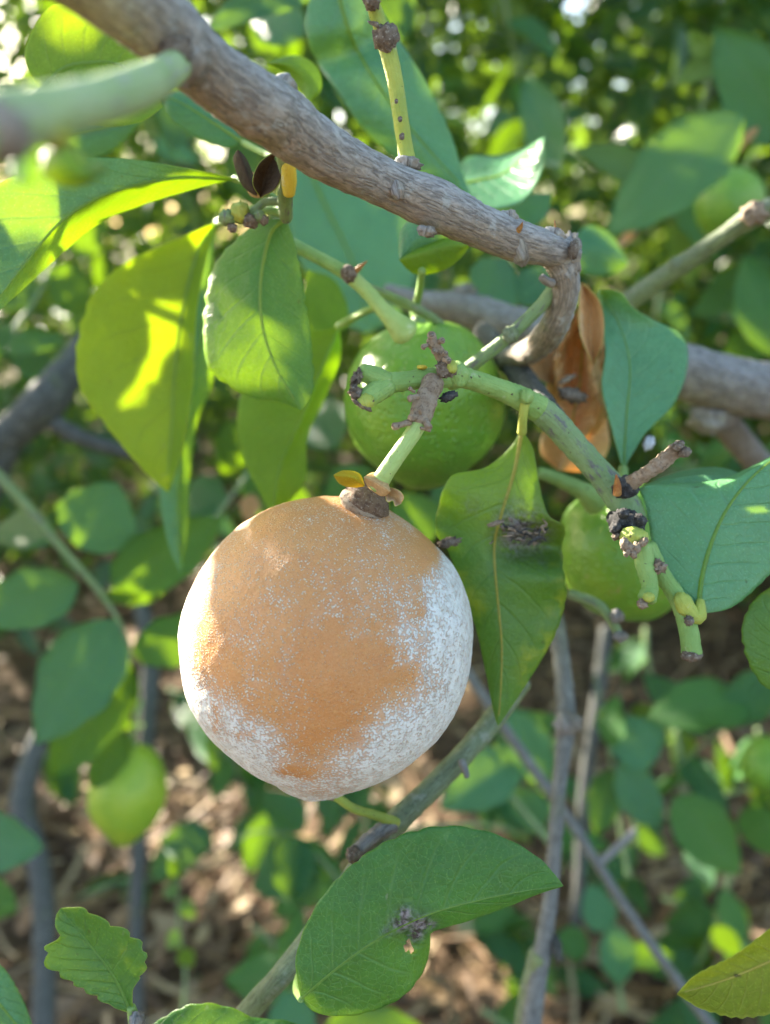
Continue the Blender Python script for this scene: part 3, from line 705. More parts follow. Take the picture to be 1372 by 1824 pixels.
# node with dead twiglet, black crust and stubs at the right end
nd = lump('node', 1116, 868, .182, 23, 20, 20, M['black'], fr, .35, 1.5, .2, 3)
dt = tube('dead_twiglet', [(1118, 866, .182, 15), (1145, 848, .178, 13), (1175, 826, .176, 14), (1200, 806, .175, 14), (1212, 800, .175, 15)], M['deadwood'], fr, 16, .0005, .2, 1.4)
for (x, y, r) in ((1206, 796, 10), (1220, 806, 11), (1213, 790, 7)): lump('cup', x, y, .172, r, r * .8, r, M['scar'], dt, .35, 1.5, .3, x)
tube('thorn', [(1100, 880, .18, 8), (1100, 862, .179, 6), (1098, 846, .178, 1.5)], M['thorn'], fr, 8)
cr_ = lump('black_crust', 1118, 930, .179, 33, 21, 28, M['black'], fr, .4, 1.9, -.25, 5)
for (x, y, r, s) in ((1096, 940, 11, 1), (1140, 926, 12, 2), (1110, 914, 11, 3), (1098, 955, 8, 4)): lump('crust_lobe', x, y, .1755, r, r * .8, r, M['black'] if s < 4 else M['scar'], cr_, .4, 1.8, s, s)
bd = lump('bud_knob', 1130, 958, .174, 26, 19, 20, M['stem_yel'], fr, .22, 1.5, -.2, 2)
for (x, y, r) in ((1112, 968, 9), (1122, 974, 9), (1134, 976, 9), (1146, 966, 8), (1118, 982, 8), (1128, 986, 8)): lump('bud_scale', x, y, .171, r * .8, r * 1.2, r, M['deadwood'], bd, .35, 1.6, x, x)
st1 = tube('stub', [(1144, 975, .178, 18), (1150, 1010, .177, 17), (1158, 1045, .176, 15), (1153, 1066, .175, 17)], M['stem'], fr, 18, .0006, .06)
lump('scar', 1156, 1064, .1725, 11, 9, 6, M['stem_yel'], st1, .2, 1.5, 0, 2); lump('scar', 1144, 1076, .1735, 10, 9, 8, M['deadwood'], st1, .4, 1.8, 0, 4)
st2 = tube('stub', [(1152, 975, .181, 18), (1180, 1024, .18, 15), (1205, 1062, .179, 16), (1222, 1100, .178, 17), (1230, 1140, .177, 17), (1232, 1162, .177, 18)], M['stem'], fr, 18, .0006, .06)
lump('scar', 1232, 1168, .176, 18, 10, 14, M['scar'], st2, .4, 1.8, 0, 2); lump('leaf_base', 1220, 1078, .1765, 17, 26, 12, M['stem_yel'], st2, .12, 1.2, .55, 3)
lump('bud', 1172, 1010, .176, 13, 11, 10, M['deadwood'], st2, .8, 2.2, .4, 3); lump('bud', 1228, 1106, .174, 8, 9, 8, M['scar'], st2, .4, 1.8, 0, 3)
tube('petiole', [(1222, 1078, .177, 14), (1236, 1098, .1762, 14), (1246, 1096, .1762, 13), (1248, 1070, .1772, 7)], M['stem_yel'], fr, 14, .0006, .05)
hero(fr, [(1244, 1094), (1250, 1030), (1268, 965), (1296, 905), (1340, 850), (1400, 800)],
     [(1244, 1094), (1188, 1048), (1162, 970), (1150, 900), (1141, 866), (1200, 862), (1290, 852), (1400, 800)],
     [(1244, 1094), (1300, 1084), (1345, 1050), (1400, 990), (1440, 900), (1400, 800)], .178, ('pale', 'under'), fold=2, end=10, wave=.8, seed=14.5, ribr=5, cren=.1, label='large green leaf at the right edge with sunlit streaks', dfn=lambda u, v: (9 * max(0, -u - .45) * max(0, v - .5) * 4))
hero(fr, [(1132, 872), (1210, 852), (1290, 850), (1390, 878)], [(1132, 872), (1205, 842), (1290, 834), (1390, 878)], [(1132, 872), (1210, 892), (1300, 900), (1390, 878)], .198, ('pale', 'under'), fold=2, end=-2, tilt=-26, seed=15.2, nv=24, nu=8, rib=None)
hero(fr, [(1110, 838), (1116, 740), (1122, 650), (1102, 575), (1068, 516)],
     [(1110, 838), (1090, 765), (1072, 690), (1078, 620), (1062, 548), (1068, 516)],
     [(1110, 838), (1150, 772), (1202, 718), (1226, 650), (1216, 598), (1165, 570), (1128, 548), (1106, 520), (1068, 516)], .228, ('pale', 'under'), fold=-2, end=3, tilt=3, wave=.9, seed=16.2, ribr=2.6, cren=.1, dfn=lambda u, v: (-7 * max(0, v - .7) * 3 * u), label='upright pale green leaf beside the dry leaf')
tube('petiole', [(1112, 868, .186, 9), (1110, 852, .205, 9), (1110, 836, .228, 9)], M['stem'], fr, 10, .0008, .02)
lump('wool_fleck', 1156, 790, .229, 9, 13, 8, M['white_wool'], fr, .5, 1.8, -.4, 2)

# ------------------------------------------------------------------ dry curled leaf
dl = thing('dry_leaf', 'curled dry orange leaf caught behind the twig', 'leaf', P(1000, 830, .23))
def crumple(u, v): return 2.6 * N3(u * 6, v * 14, 3) + 2.0 * N3(u * 13, v * 26, 8) + 7 * math.sin(u * 5.2 + v * 5) * math.sin(math.pi * v) + 3.5 * math.sin(v * 19 + u * 6) * abs(u) + 6 * u * math.cos(v * 7)
hero(dl, [(1010, 800), (1022, 740), (1034, 680), (1040, 600), (1046, 506)],
     [(1010, 800), (975, 760), (972, 700), (985, 640), (1012, 590), (1030, 545), (1046, 506)],
     [(1010, 800), (1062, 770), (1086, 720), (1082, 650), (1084, 600), (1070, 545), (1046, 506)], .242, ('dry', 'dry'), 'blade', nu=22, nv=64, wave=3, th=.2, seed=17, dfn=crumple, rib='rib_yellow', ribr=3.5)
hero(dl, [(990, 690), (970, 655), (985, 610), (1026, 560)], [(990, 690), (950, 668), (944, 645), (975, 598), (1026, 560)], [(990, 690), (1000, 650), (1010, 610), (1026, 560)], .247, ('dry', 'brown'), 'flap', fold=-6, wave=3, nu=8, nv=24, rib=None, seed=18.5)
hero(dl, [(1058, 650), (1050, 590), (1052, 540), (1036, 502)], [(1058, 650), (1034, 596), (1032, 530), (1036, 502)], [(1058, 650), (1076, 600), (1070, 540), (1036, 502)], .231, ('dry', 'brown'), 'curl', fold=-8, wave=2, nu=8, nv=24, rib=None, seed=18)
hero(dl, [(995, 838), (1010, 800), (1040, 760), (1080, 740)], [(995, 838), (965, 810), (968, 770), (1010, 735), (1080, 740)], [(995, 838), (1050, 838), (1084, 800), (1080, 740)], .25, ('dry', 'dry'), 'cup', fold=7, wave=3, nu=10, nv=24, rib=None, seed=19.5)
lump('dark_flake', 1018, 704, .231, 26, 12, 8, M['scar'], dl, .5, 1.8, -.2, 4)
lump('dark_flake', 1010, 676, .232, 16, 5, 5, M['deadwood'], dl, .5, 1.8, .5, 4)

# debris caught on the pinched leaf
db = thing('debris_clump', 'dark dry debris caught on the pinched hanging leaf', 'debris', P(930, 950, .19))
r_ = random.Random(5)
for k in range(26):
    x = r_.gauss(938, 27); y = 952 + (x - 932) * -.12 + r_.gauss(0, 11)
    a = r_.gauss(.25, .8); L = r_.uniform(3, 13) * (1.7 if k % 6 == 0 else 1)
    dd = .1925 + .00002 * abs(x - 930) + r_.uniform(-.002, .001)
    mt = r_.choice(['black', 'black', 'scar', 'black', 'deadwood', 'scar', 'black'])
    w_ = r_.uniform(.9, 3.0)
    tube('flake', [(x - L * math.cos(a), y - L * math.sin(a), dd + r_.uniform(-.001, .001), w_ * r_.uniform(.3, .9)), (x - L * .3, y + r_.uniform(-5, 5), dd - .0006, w_), (x + L * .4, y + r_.uniform(-4, 4), dd, w_ * .9), (x + L * math.cos(a), y + L * math.sin(a), dd + r_.uniform(-.001, .001), w_ * .3)], M[mt], db, 7, .0005, .45, 1.2, seed=k)
lump('flake', 884, 932, .189, 15, 4, 5, M['deadwood'], db, .6, 2, .3, 2)
lump('flake', 800, 966, .196, 18, 8, 8, M['scar'], db, .7, 2.4, .2, 3)

# ------------------------------------------------------------------ fruit
def fruit_mat(name, c1, c2, c3):
    m, t, out = nt(name); b = NB(t); co = b.coord(); o = co.outputs['Object']
    col = b.mix(b.ramp(b.noise(o, 45, 3, .6), .35, .65), c1, c2)
    po = b.voro(o, 520)
    col = b.mix(b.ramp(po, .05, .35, .5, 0), col, c3)
    col = b.mix(b.ramp(b.noise(o, 160, 3, .6), .68, .76, 0, .6), col, (.33, .27, .12))
    h = b.math('ADD', b.ramp(po, 0, .5), b.math('MULTIPLY', b.noise(o, 200, 2, .5), 1.2))
    b.l(b.bsdf(col, .36, .5, b.bump(h, .7, .0006), (.15, .004)).outputs[0], out.inputs[0])
    return m
M['green_fruit'] = fruit_mat('lemon_green', (.13, .30, .03), (.19, .36, .03), (.24, .42, .08))
M['yellow_fruit'] = fruit_mat('lemon_yellowish', (.22, .36, .025), (.30, .42, .03), (.3, .45, .08))
def fruit(name, label, x, y, d, r, ratio, ang, mat, nip=.16, dep=0., seed=0., group=None, stem=None):
    """lemon: axis from stem end to nipple, ang turns the stem end from straight up (clockwise), dep leans it to the camera"""
    th = thing(name, label, 'lemon', P(x, y, d), group)
    c = P(x, y, d); R = r * d / F
    A = (CU * math.cos(ang) + CR * math.sin(ang) - CF * dep).normalized()
    B = A.cross(CF).normalized(); Cc = A.cross(B)
    nv, nu = 60, 72; V, Fc = [], []
    for i in range(nv + 1):
        t = math.pi * i / nv
        hgt = math.cos(t); rad = math.sin(t) ** .93 if 0 < i < nv else 0
        z = hgt * ratio
        if hgt < 0: z -= nip * max(0, (-hgt - .82) / .18) ** 1.6
        if hgt > .93: z -= .05 * ((hgt - .93) / .07) ** 2
        for j in range(nu):
            p = 2 * math.pi * j / nu
            k = 1 + .035 * N3(math.cos(p) * rad * 1.3 + seed, math.sin(p) * rad * 1.3, z * 1.3) + .012 * N3(math.cos(p) * rad * 5, math.sin(p) * rad * 5 + seed, z * 5)
            V.append(c + A * (z * R * k) + (B * math.cos(p) + Cc * math.sin(p)) * (rad * R * k))
    for i in range(nv):
        for j in range(nu):
            Fc.append((i * nu + j, (i + 1) * nu + j, (i + 1) * nu + (j + 1) % nu, i * nu + (j + 1) % nu))
    pl = mesh_obj('peel', V, Fc, M[mat], th, origin=c)
    top = c + A * (R * ratio * .95)
    tube3('calyx', [top + A * (R * q) for q in (-.03, .0, .03, .06)], [R * q for q in (.15, .17, .13, .08)], M['stem_dull'], th, 14, .2, 1.4)
    if stem: tube3('stalk', [top + A * (R * q) + CR * (R * stem * q * q) for q in (.02, .3, .7, 1.2)], [R * .055] * 4, M['stem'], th, 10, .03)
    return th
fruit('green_lemon', 'green unripe lemon right behind the stalk of the mouldy lemon', 756, 716, .252, 141, 1.02, -.1, 'green_fruit', .1, .25, 2)
fruit('green_lemon', 'green lemon behind the stubs at the right end of the twig', 1114, 982, .268, 119, 1.03, -.45, 'green_fruit', .1, .25, 5, stem=.2)
fruit('green_lemon', 'pale green lemon blurred at the upper right', 1300, 362, .62, 57, 1.04, .3, 'green_fruit', .12, .3, 7, stem=.3)
fruit('green_lemon', 'blurred yellow green lemon hanging over the straw at lower left', 228, 1408, .55, 68, 1.22, .08, 'yellow_fruit', .22, 0, 9, stem=.1)
fruit('green_lemon', 'blurred green lemon cut off by the right edge', 1368, 1362, .66, 46, 1.1, .2, 'green_fruit', .12, .2, 11, stem=.2)
tube('twig', [(962, 842, .235, 11), (1000, 856, .238, 13), (1040, 876, .24, 17), (1062, 892, .243, 26)], M['stem'], fr, 14, .001, .05)
dtw = tube('twig', [(1015, 1058, .235, 9), (1060, 1075, .233, 10), (1085, 1098, .231, 9), (1106, 1135, .23, 8)], M['stem_dull'], fr, 12, .001, .1)
lump('bud', 1100, 1098, .229, 12, 12, 10, M['bark_rear'], dtw, .4, 1.6, 0, 1); lump('bud', 1106, 1134, .229, 13, 10, 10, M['bark_rear'], dtw, .4, 1.6, 0, 2)

# the mouldy lemon
def mouldy():
    X0, Y0, D0 = 583, 1142, .188
    th = thing('mouldy_lemon', 'large rotten orange lemon coated with white mould', 'lemon', P(X0, Y0, D0))
    c = P(X0, Y0, D0); R = 254.5 * D0 / F
    nip = Vector((-.09, -.99, .08)).normalized(); top = Vector((.27, .955, .06)).normalized()
    A = Vector((.17, .98, .08)).normalized(); B = A.cross(Vector((0, 0, 1))).normalized(); Cc = A.cross(B)
    heart = np.array([(-.12, .30), (.15, .36), (.37, .27), (.49, .11), (.58, -.15), (.40, -.25), (.16, -.46), (-.05, -.60), (-.19, -.49), (-.08, -.23), (-.19, .03)])
    def sd(px, py):
        d = np.full(px.shape, 9.0); ins = np.zeros(px.shape, bool); n_ = len(heart)
        for i in range(n_):
            (ax, ay), (bx, by) = heart[i], heart[(i + 1) % n_]
            ex, ey = bx - ax, by - ay
            h = np.clip(((px - ax) * ex + (py - ay) * ey) / (ex * ex + ey * ey), 0, 1)
            d = np.minimum(d, np.hypot(px - ax - ex * h, py - ay - ey * h))
            ins ^= ((ay > py) != (by > py)) & (px < ex * (py - ay) / (ey if ey else 1e-9) + ax)
        return np.where(ins, -d, d)
    def ss(a, b, x):
        t = np.clip((x - a) / (b - a), 0, 1); return t * t * (3 - 2 * t)
    nv, nu = 220, 310; Fc = []
    tt, pp = np.meshgrid(np.linspace(0, math.pi, nv + 1), np.arange(nu) * 2 * math.pi / nu, indexing='ij')
    n = (np.cos(tt)[..., None] * np.array(A) + np.sin(tt)[..., None] * (np.cos(pp)[..., None] * np.array(B) + np.sin(pp)[..., None] * np.array(Cc))).reshape(-1, 3)
    def nz(f, ox, oy, oz):
        q = n * f + np.array((ox, oy, oz)); nn_ = noise.noise
        return np.array([nn_(v) for v in q.tolist()])
    x, y, z = n.T
    an = np.arccos(np.clip(n @ np.array(nip), -1, 1)); at = np.arccos(np.clip(n @ np.array(top), -1, 1))
    w1, w2, w3 = nz(3, 9, 0, 0), nz(9, 3, 0, 0), nz(24, 0, 5, 0)
    k = 1 + .05 * np.exp(-(an / .24) ** 4) * (1 + .2 * w2) + .015 * np.exp(-(an / .5) ** 2) + .03 * np.exp(-(at / .25) ** 2) + .012 * np.exp(-((at - .7) / .3) ** 2)
    k += .028 * nz(1.5, 4, 0, 0) + .010 * nz(4, 1, 0, 0) + .0035 * nz(13, 0, 0, 2) + .0016 * nz(45, 0, 0, 0)
    xx, yy = x + .06 * w2 + .035 * w3, y + .06 * w1 + .05 * w2 + .035 * w3
    front = z > 0
    s = np.where(front, sd(xx, yy), .6)
    base = .34 + .14 * w1 + .10 * w2 + .08 * w3 + .10 * ss(.35, .9, -x) + .08 * ss(.1, .7, x)                              # speckled peach skin
    yb = np.interp(xx, [-1, -.8, -.45, -.2, 0, .2, .45, .62, .75, .85, 1], [.12, -.12, -.27, -.45, -.58, -.5, -.28, -.12, .45, .62, .8])
    wh = ss(-.15, .17, yb - yy)
    xr = np.interp(yy, [-.3, -.15, 0, .1, .3, .5, .65, .8], [.35, .6, .56, .54, .63, .70, .78, .9])
    wh = np.maximum(wh, ss(-.16, .14, xx - xr))
    wh = np.maximum(wh, ss(.70, .92, -x) * ss(-.05, .45, .55 - y))
    cv = base * (1 - wh) + wh * (.95 + .10 * w2 + .08 * w3 + .1 * ss(.7, .9, x) + .1 * ss(.7, .95, -x))
    cv = np.where(front, np.minimum(cv, .15 + .12 * w2 + .08 * w3 + .9 * ss(-.22, .34, s)), cv)
    # worn bare patches at the foot and left
    for (px, py, rx_, ry_, dp) in ((.02, -.86, .24, .09, .42), (-.16, -.67, .13, .05, .6), (-.62, -.37, .04, .13, .55), (-.45, -.43, .10, .05, .5), (.68, .68, .10, .14, .5), (.1, -.7, .2, .08, .25), (.63, .28, .05, .05, .4)):
        e = ((x - px + .04 * w3 + .03 * w2) / rx_) ** 2 + ((y - py + .03 * w2 + .02 * w3) / ry_) ** 2
        cv -= np.where(z > -.3, dp * np.exp(-e) * (.75 + .6 * w3), 0)
    cov = np.clip(cv, 0, 1); ton = .5 + .5 * w1 + .25 * w2 + .25 * ss(.1, -.1, s)
    k += .004 * wh
    q = n * (R * k)[:, None]
    V = [tuple(v) for v in (np.array(c) + q[:, :1] * np.array(CR) + q[:, 1:2] * np.array(CU) - q[:, 2:] * np.array(CF))]
    for i in range(nv):
        for j in range(nu):
            Fc.append((i * nu + j, (i + 1) * nu + j, (i + 1) * nu + (j + 1) % nu, i * nu + (j + 1) % nu))
    m, t, out = nt('mouldy_peel'); b = NB(t); co = b.coord(); o = co.outputs['Object']
    at_ = b.n('ShaderNodeAttribute', attribute_name='mould'); to_ = b.n('ShaderNodeAttribute', attribute_name='tone')
    g1 = b.noise(o, 2300, 2, .6, .4); g2 = b.noise(o, 420, 4, .65)
    dv_ = b.n('ShaderNodeVectorMath', operation='MULTIPLY_ADD'); nzc = b.n('ShaderNodeTexNoise'); nzc.inputs['Scale'].default_value = 900; b.l(o, nzc.inputs['Vector'])
    b.l(nzc.outputs['Color'], dv_.inputs[0]); dv_.inputs[1].default_value = (.0007, .0007, .0007); b.l(o, dv_.inputs[2])
    v1 = b.voro(dv_.outputs[0], 1600)
    cvj = b.math('ADD', at_.outputs['Fac'], b.math('MULTIPLY_ADD', g2, .5, -.25))
    rr = b.math('MULTIPLY_ADD', cvj, .74, .05)
    mk = b.n('ShaderNodeMapRange', interpolation_type='SMOOTHSTEP'); b.l(v1, mk.inputs[0]); b.l(b.math('SUBTRACT', rr, .14), mk.inputs[1]); b.l(b.math('ADD', rr, .10), mk.inputs[2]); mk.inputs[3].default_value = 1; mk.inputs[4].default_value = 0
    pe_ = b.mix(b.ramp(b.math('MULTIPLY_ADD', b.noise(o, 60, 4, .6), .6, b.math('MULTIPLY', to_.outputs['Fac'], .5)), .3, .75), (.57, .235, .055), (.53, .185, .028))
    pe_ = b.mix(b.ramp(b.noise(o, 130, 4, .6), .56, .72, 0, .5), pe_, (.45, .15, .04))
    pe_ = b.mix(b.ramp(b.voro(o, 600), .05, .3, .35, 0), pe_, (.68, .36, .10))
    mo = b.mix(b.ramp(g2, .3, .7), (.60, .58, .52), (.78, .77, .72))
    mo = b.mix(b.ramp(at_.outputs['Fac'], .25, .7, .75, 0), mo, (.74, .58, .38))
    # thin film of spores between the grains
    pe_ = b.mix(b.ramp(b.noise(o, 4200, 2, .6), .35, .7, 0, .4), pe_, (.68, .38, .15))
    film = b.math('MULTIPLY_ADD', b.ramp(at_.outputs['Fac'], .25, 1.0), .62, .10)
    col = b.mix(b.math('MAXIMUM', mk.outputs[0], film), pe_, mo)
    h = b.math('ADD', b.math('MULTIPLY', mk.outputs[0], 1.0), b.math('ADD', b.math('MULTIPLY', g1, .9), b.math('ADD', b.math('MULTIPLY', b.ramp(b.voro(o, 640), .0, .5), .22), b.math('MULTIPLY', b.noise(o, 240, 2, .5), .9))))
    rg = b.ramp(mk.outputs[0], 0, .8, .42, .95)
    b.l(b.bsdf(col, rg, .35, b.bump(h, .8, .0004), (.18, .003)).outputs[0], out.inputs[0])
    pl = mesh_obj('peel', V, Fc, m, th, origin=c)
    for nm, dat in (('mould', cov), ('tone', ton)):
        a = pl.data.attributes.new(nm, 'FLOAT', 'POINT'); a.data.foreach_set('value', np.asarray(dat, np.float32))
    # crusty calyx collar and its withered sepals
    c0 = P(652, 893, .178); up = (CU * .82 + CR * .50 - CF * .22).normalized()
    k = .178 / F
    ca = tube3('calyx', [c0 + up * (k * q) for q in (-16, -10, -4, 2, 8, 14, 20, 25)], [k * q for q in (36, 41, 44, 44, 41, 39, 33, 24)], M['calyx'], th, 36, .16, 2.6)
    tube3('calyx_rim', [c0 + up * (k * q) for q in (-20, -15, -10, -5)], [k * q for q in (38, 44, 45.5, 44)], M['deadwood'], ca, 32, .05, 1.5)
    se = dict(nu=8, nv=18, rib=None, th=.25, wave=2.0)
    hero(th, [(650, 866), (630, 850), (594, 846)], [(650, 866), (640, 844), (614, 838), (594, 846)], [(650, 866), (628, 868), (606, 862), (594, 846)], .1685, ('yellow', 'dry'), 'sepal', fold=4, end=-5, seed=1.2, label='yellow withered sepal', **se)
    hero(th, [(684, 874), (702, 886), (714, 898)], [(684, 874), (694, 868), (712, 874), (720, 886), (714, 898)], [(684, 874), (690, 894), (700, 892), (704, 902), (714, 898)], .170, ('dry', 'dry'), 'sepal', fold=-3, end=-4, seed=2.2, label='tan withered sepal', **se)
    hero(th, [(648, 850), (664, 856), (680, 866), (696, 876)], [(648, 850), (664, 842), (678, 846), (690, 858), (696, 876)], [(648, 850), (655, 866), (672, 880), (684, 884), (696, 876)], .1655, ('dry', 'brown'), 'sepal', fold=3, end=-1, seed=3.2, label='brown withered sepal', **se)
    return th
lemon = mouldy()

# ------------------------------------------------------------------ lower twig with the big notched leaf
lt = thing('leafy_twig', 'grey green twig below the lemon bearing a large notched leaf', 'twig', P(690, 1480, .2))
lw = tube('twig_wood', [(930, 1215, .235, 17), (890, 1268, .228, 19), (830, 1340, .22, 19), (760, 1412, .212, 20), (700, 1470, .205, 22), (640, 1550, .203, 21), (540, 1690, .203, 21), (470, 1772, .206, 20), (390, 1860, .21, 20)], M['bark_grn'], lt, 24, .0008, .05)
tube('side_twig', [(706, 1466, .203, 10), (668, 1452, .2, 8), (630, 1440, .198, 8), (600, 1420, .196, 8), (588, 1414, .196, 9)], M['stem_yel'], lt, 12, .0008, .08)
lump('bud', 590, 1416, .194, 10, 9, 9, M['deadwood'], lt, .35, 1.6, .4, 2)
sg = tube('stub', [(698, 1470, .203, 15), (668, 1488, .2, 14), (640, 1512, .198, 13), (628, 1524, .198, 13)], M['bark_rear'], lt, 14, .0006, .15)
lump('scar', 630, 1522, .196, 14, 14, 12, M['scar'], sg, .4, 1.8, .5, 1)
tube('stub', [(822, 1356, .212, 7), (828, 1370, .211, 7), (832, 1384, .21, 5)], M['bark_rear'], lt, 10, .0006, .1)
def damage(u, v): return 2.2 * math.exp(-((v - .42) / .045) ** 2 - ((u - .25) / .28) ** 2) + 4.0 * max(0, u) * math.exp(-((v - .47) / .10) ** 2)
l16 = hero(lt, [(536, 1780), (590, 1733), (650, 1688), (705, 1655), (775, 1625), (860, 1602), (940, 1586), (1004, 1578)],
     [(536, 1780), (527, 1705), (558, 1620), (620, 1545), (700, 1492), (790, 1470), (880, 1484), (950, 1520), (984, 1552), (1004, 1578)],
     [(536, 1780), (568, 1806), (640, 1808), (712, 1780), (752, 1735), (766, 1690), (768, 1662), (830, 1642), (900, 1617), (960, 1592), (1004, 1578)],
     .172, ('green', 'under'), fold=2.2, end=5, curl=-2, wave=.7, cren=.16, ncren=15, seed=21.3, nu=22, nv=64, ribr=2.6, rib='rib', dfn=damage, ribside=.6, label='large dark green notched leaf with a grey torn scar',
     hole=lambda u, v: ((u - .40) / .16) ** 2 + ((v - .425) / .012) ** 2 < 1)
stain(l16, [(716, 1650, .172, 19, 1.3), (722, 1630, .172, 13, 1.3), (748, 1652, .172, 20, 1.3), (740, 1676, .172, 17, 1.3), (768, 1660, .172, 13, 1.2), (690, 1660, .172, 10, .7)])
tube('petiole', [(536, 1780, .172, 6), (528, 1760, .18, 7), (540, 1720, .192, 8), (556, 1672, .203, 9)], M['stem'], lt, 10, .0008, .02)
# young leaf at the bottom left
yl = thing('young_shoot', 'young crinkled leaf with yellow mottling at the lower left', 'leaf', P(235, 1806, .18))
l17 = hero(yl, [(236, 1806), (205, 1742), (165, 1688), (108, 1618)], [(236, 1806), (190, 1790), (125, 1752), (80, 1722), (75, 1690), (103, 1672), (96, 1640), (108, 1618)],
     [(236, 1806), (238, 1762), (263, 1722), (256, 1682), (226, 1656), (180, 1634), (145, 1616), (108, 1618)], .18, ('mottled', 'under'), fold=-2, end=3, wave=1.2, cren=1.0, ncren=9, seed=22.1, nu=14, nv=44, ribr=3)
yellow(l17, lambda u, v: .9 * np.exp(-((u - .12) / .22) ** 2 - ((v - .6) / .25) ** 2))
yw = tube('stem', [(234, 1795, .18, 8), (242, 1830, .181, 12), (250, 1880, .183, 14)], M['stem'], yl, 12)
lump('bud', 244, 1818, .178, 13, 14, 12, M['bark_rear'], yw, .4, 1.6, 0, 1)
hero(yl, [(236, 1850), (340, 1835), (450, 1845), (580, 1850)], [(236, 1850), (290, 1812), (340, 1788), (400, 1790), (455, 1812), (520, 1820), (580, 1850)], [(236, 1850), (340, 1890), (450, 1900), (580, 1850)], .185, ('green', 'under'), fold=3, cren=.5, ncren=10, seed=23.4, nv=40, wave=1.2)
hero(yl, [(-40, 1690), (-20, 1760), (50, 1850), (80, 1900)], [(-40, 1690), (-90, 1760), (-60, 1860), (80, 1900)], [(-40, 1690), (8, 1725), (45, 1790), (80, 1900)], .2, ('teal', 'under'), fold=3, cren=.3, seed=24.4)
tube('stem', [(-30, 1940, .2, 14), (60, 1910, .195, 14), (160, 1880, .188, 14), (250, 1872, .184, 14)], M['stem'], yl, 12)
rl = thing('leaf_spray', 'yellowing leaf pointing in from the lower right corner', 'leaf', P(1420, 1690, .19))
hero(rl, [(1440, 1680), (1372, 1712), (1290, 1746), (1206, 1771)], [(1440, 1680), (1400, 1640), (1312, 1698), (1240, 1736), (1206, 1771)], [(1440, 1680), (1410, 1785), (1330, 1815), (1255, 1800), (1206, 1771)], .19, ('yellow', 'lime'), fold=-3, end=-3, tilt=-6, cren=.35, ncren=14, seed=25.5, rib='rib_yellow', ribr=3)
tube('stem', [(1440, 1680, .19, 9), (1500, 1640, .2, 12), (1580, 1600, .215, 14)], M['stem'], rl, 12)
re_ = thing('leaf_spray', 'green leaf with dark spots cut off by the right edge', 'leaf', P(1400, 1230, .185))
hero(re_, [(1415, 1250), (1405, 1180), (1395, 1100), (1420, 1020)], [(1415, 1250), (1360, 1222), (1332, 1180), (1320, 1128), (1335, 1078), (1372, 1045), (1420, 1020)], [(1415, 1250), (1470, 1180), (1470, 1080), (1420, 1020)], .188, ('mottled', 'under'), fold=2, cren=.35, ncren=12, seed=26.5)
tube('stem', [(1415, 1250, .188, 9), (1450, 1290, .195, 12), (1540, 1340, .21, 14)], M['stem'], re_, 12)

# ------------------------------------------------------------------ stems and limbs behind
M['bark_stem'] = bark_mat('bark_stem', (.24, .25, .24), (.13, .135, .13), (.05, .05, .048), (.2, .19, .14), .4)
def limb(name, label, cat_, pts, mat, seg=18, amp=.06, streak=0., step=None):
    th = thing(name, label, cat_, P(*pts[0][:3]))
    w = tube('wood', pts, M[mat], th, seg, step, amp, 1, streak)
    return th, w
rb, rbw = limb('grey_branch', 'grey horizontal branch behind the green lemon and dry leaf', 'branch', [(690, 520, .33, 14), (750, 540, .325, 22), (830, 552, .32, 30), (920, 582, .315, 34), (1050, 622, .31, 42), (1200, 658, .31, 48), (1300, 685, .31, 50), (1400, 705, .31, 52), (1520, 735, .31, 54)], 'bark_rear', 30, .06, .05, .0012)
lump('knot', 1270, 745, .315, 40, 26, 30, M['bark_rear'], rbw, .4, 1.5, 0, 2); lump('knot', 830, 520, .318, 20, 14, 16, M['bark_rear'], rbw, .4, 1.5, 0, 4)
tube('side_limb', [(1280, 740, .32, 26), (1330, 800, .34, 24), (1400, 880, .36, 24)], M['bark_rear'], rb, 16, .0015, .06)
bleaf(rb, 860, 560, .34, 900, 450, .36, 110, 'teal', 20)
bleaf(rb, 935, 545, .35, 985, 460, .36, 80, 'teal', -15)
hero(rb, [(1008, 460), (1040, 440), (1080, 445), (1122, 470)], [(1008, 460), (1040, 405), (1085, 415), (1122, 470)], [(1008, 460), (1040, 490), (1090, 490), (1122, 470)], .33, ('teal', 'under'), nv=16, nu=8, fold=4, seed=31, rib=None)
rs, rsw = limb('pale_stem', 'pale straight stem rising to the right edge', 'stem', [(1080, 570, .29, 17), (1130, 530, .285, 18), (1200, 482, .275, 18), (1290, 420, .262, 16), (1345, 384, .255, 20), (1420, 350, .25, 16)], 'bark_grn', 16, .06)
lump('node', 1345, 380, .253, 24, 20, 20, M['deadwood'], rsw, .35, 1.5, .4, 1); lump('node', 1205, 470, .272, 12, 12, 12, M['bark_grn'], rsw, .3, 1.5, .4, 1)
vs, vsw = limb('upright_stem', 'grey upright stem below the hanging leaf, right of the lemon', 'stem', [(985, 1080, .30, 14), (1000, 1170, .295, 15), (1008, 1285, .29, 17), (998, 1380, .287, 13), (990, 1480, .285, 13), (978, 1620, .285, 14), (958, 1740, .285, 17), (935, 1900, .285, 19)], 'bark_stem', 20, .09, .05)
lump('node', 1012, 1288, .286, 24, 20, 18, M['bark_rear'], vsw, .4, 1.6, .3, 1); lump('node', 992, 1690, .283, 10, 24, 12, M['bark_dark'], vsw, .5, 1.6, .2, 5)
tube('side_stem', [(960, 1700, .285, 18), (940, 1790, .29, 18), (925, 1900, .295, 18)], M['bark_grn'], vs, 14, .0015, .06)
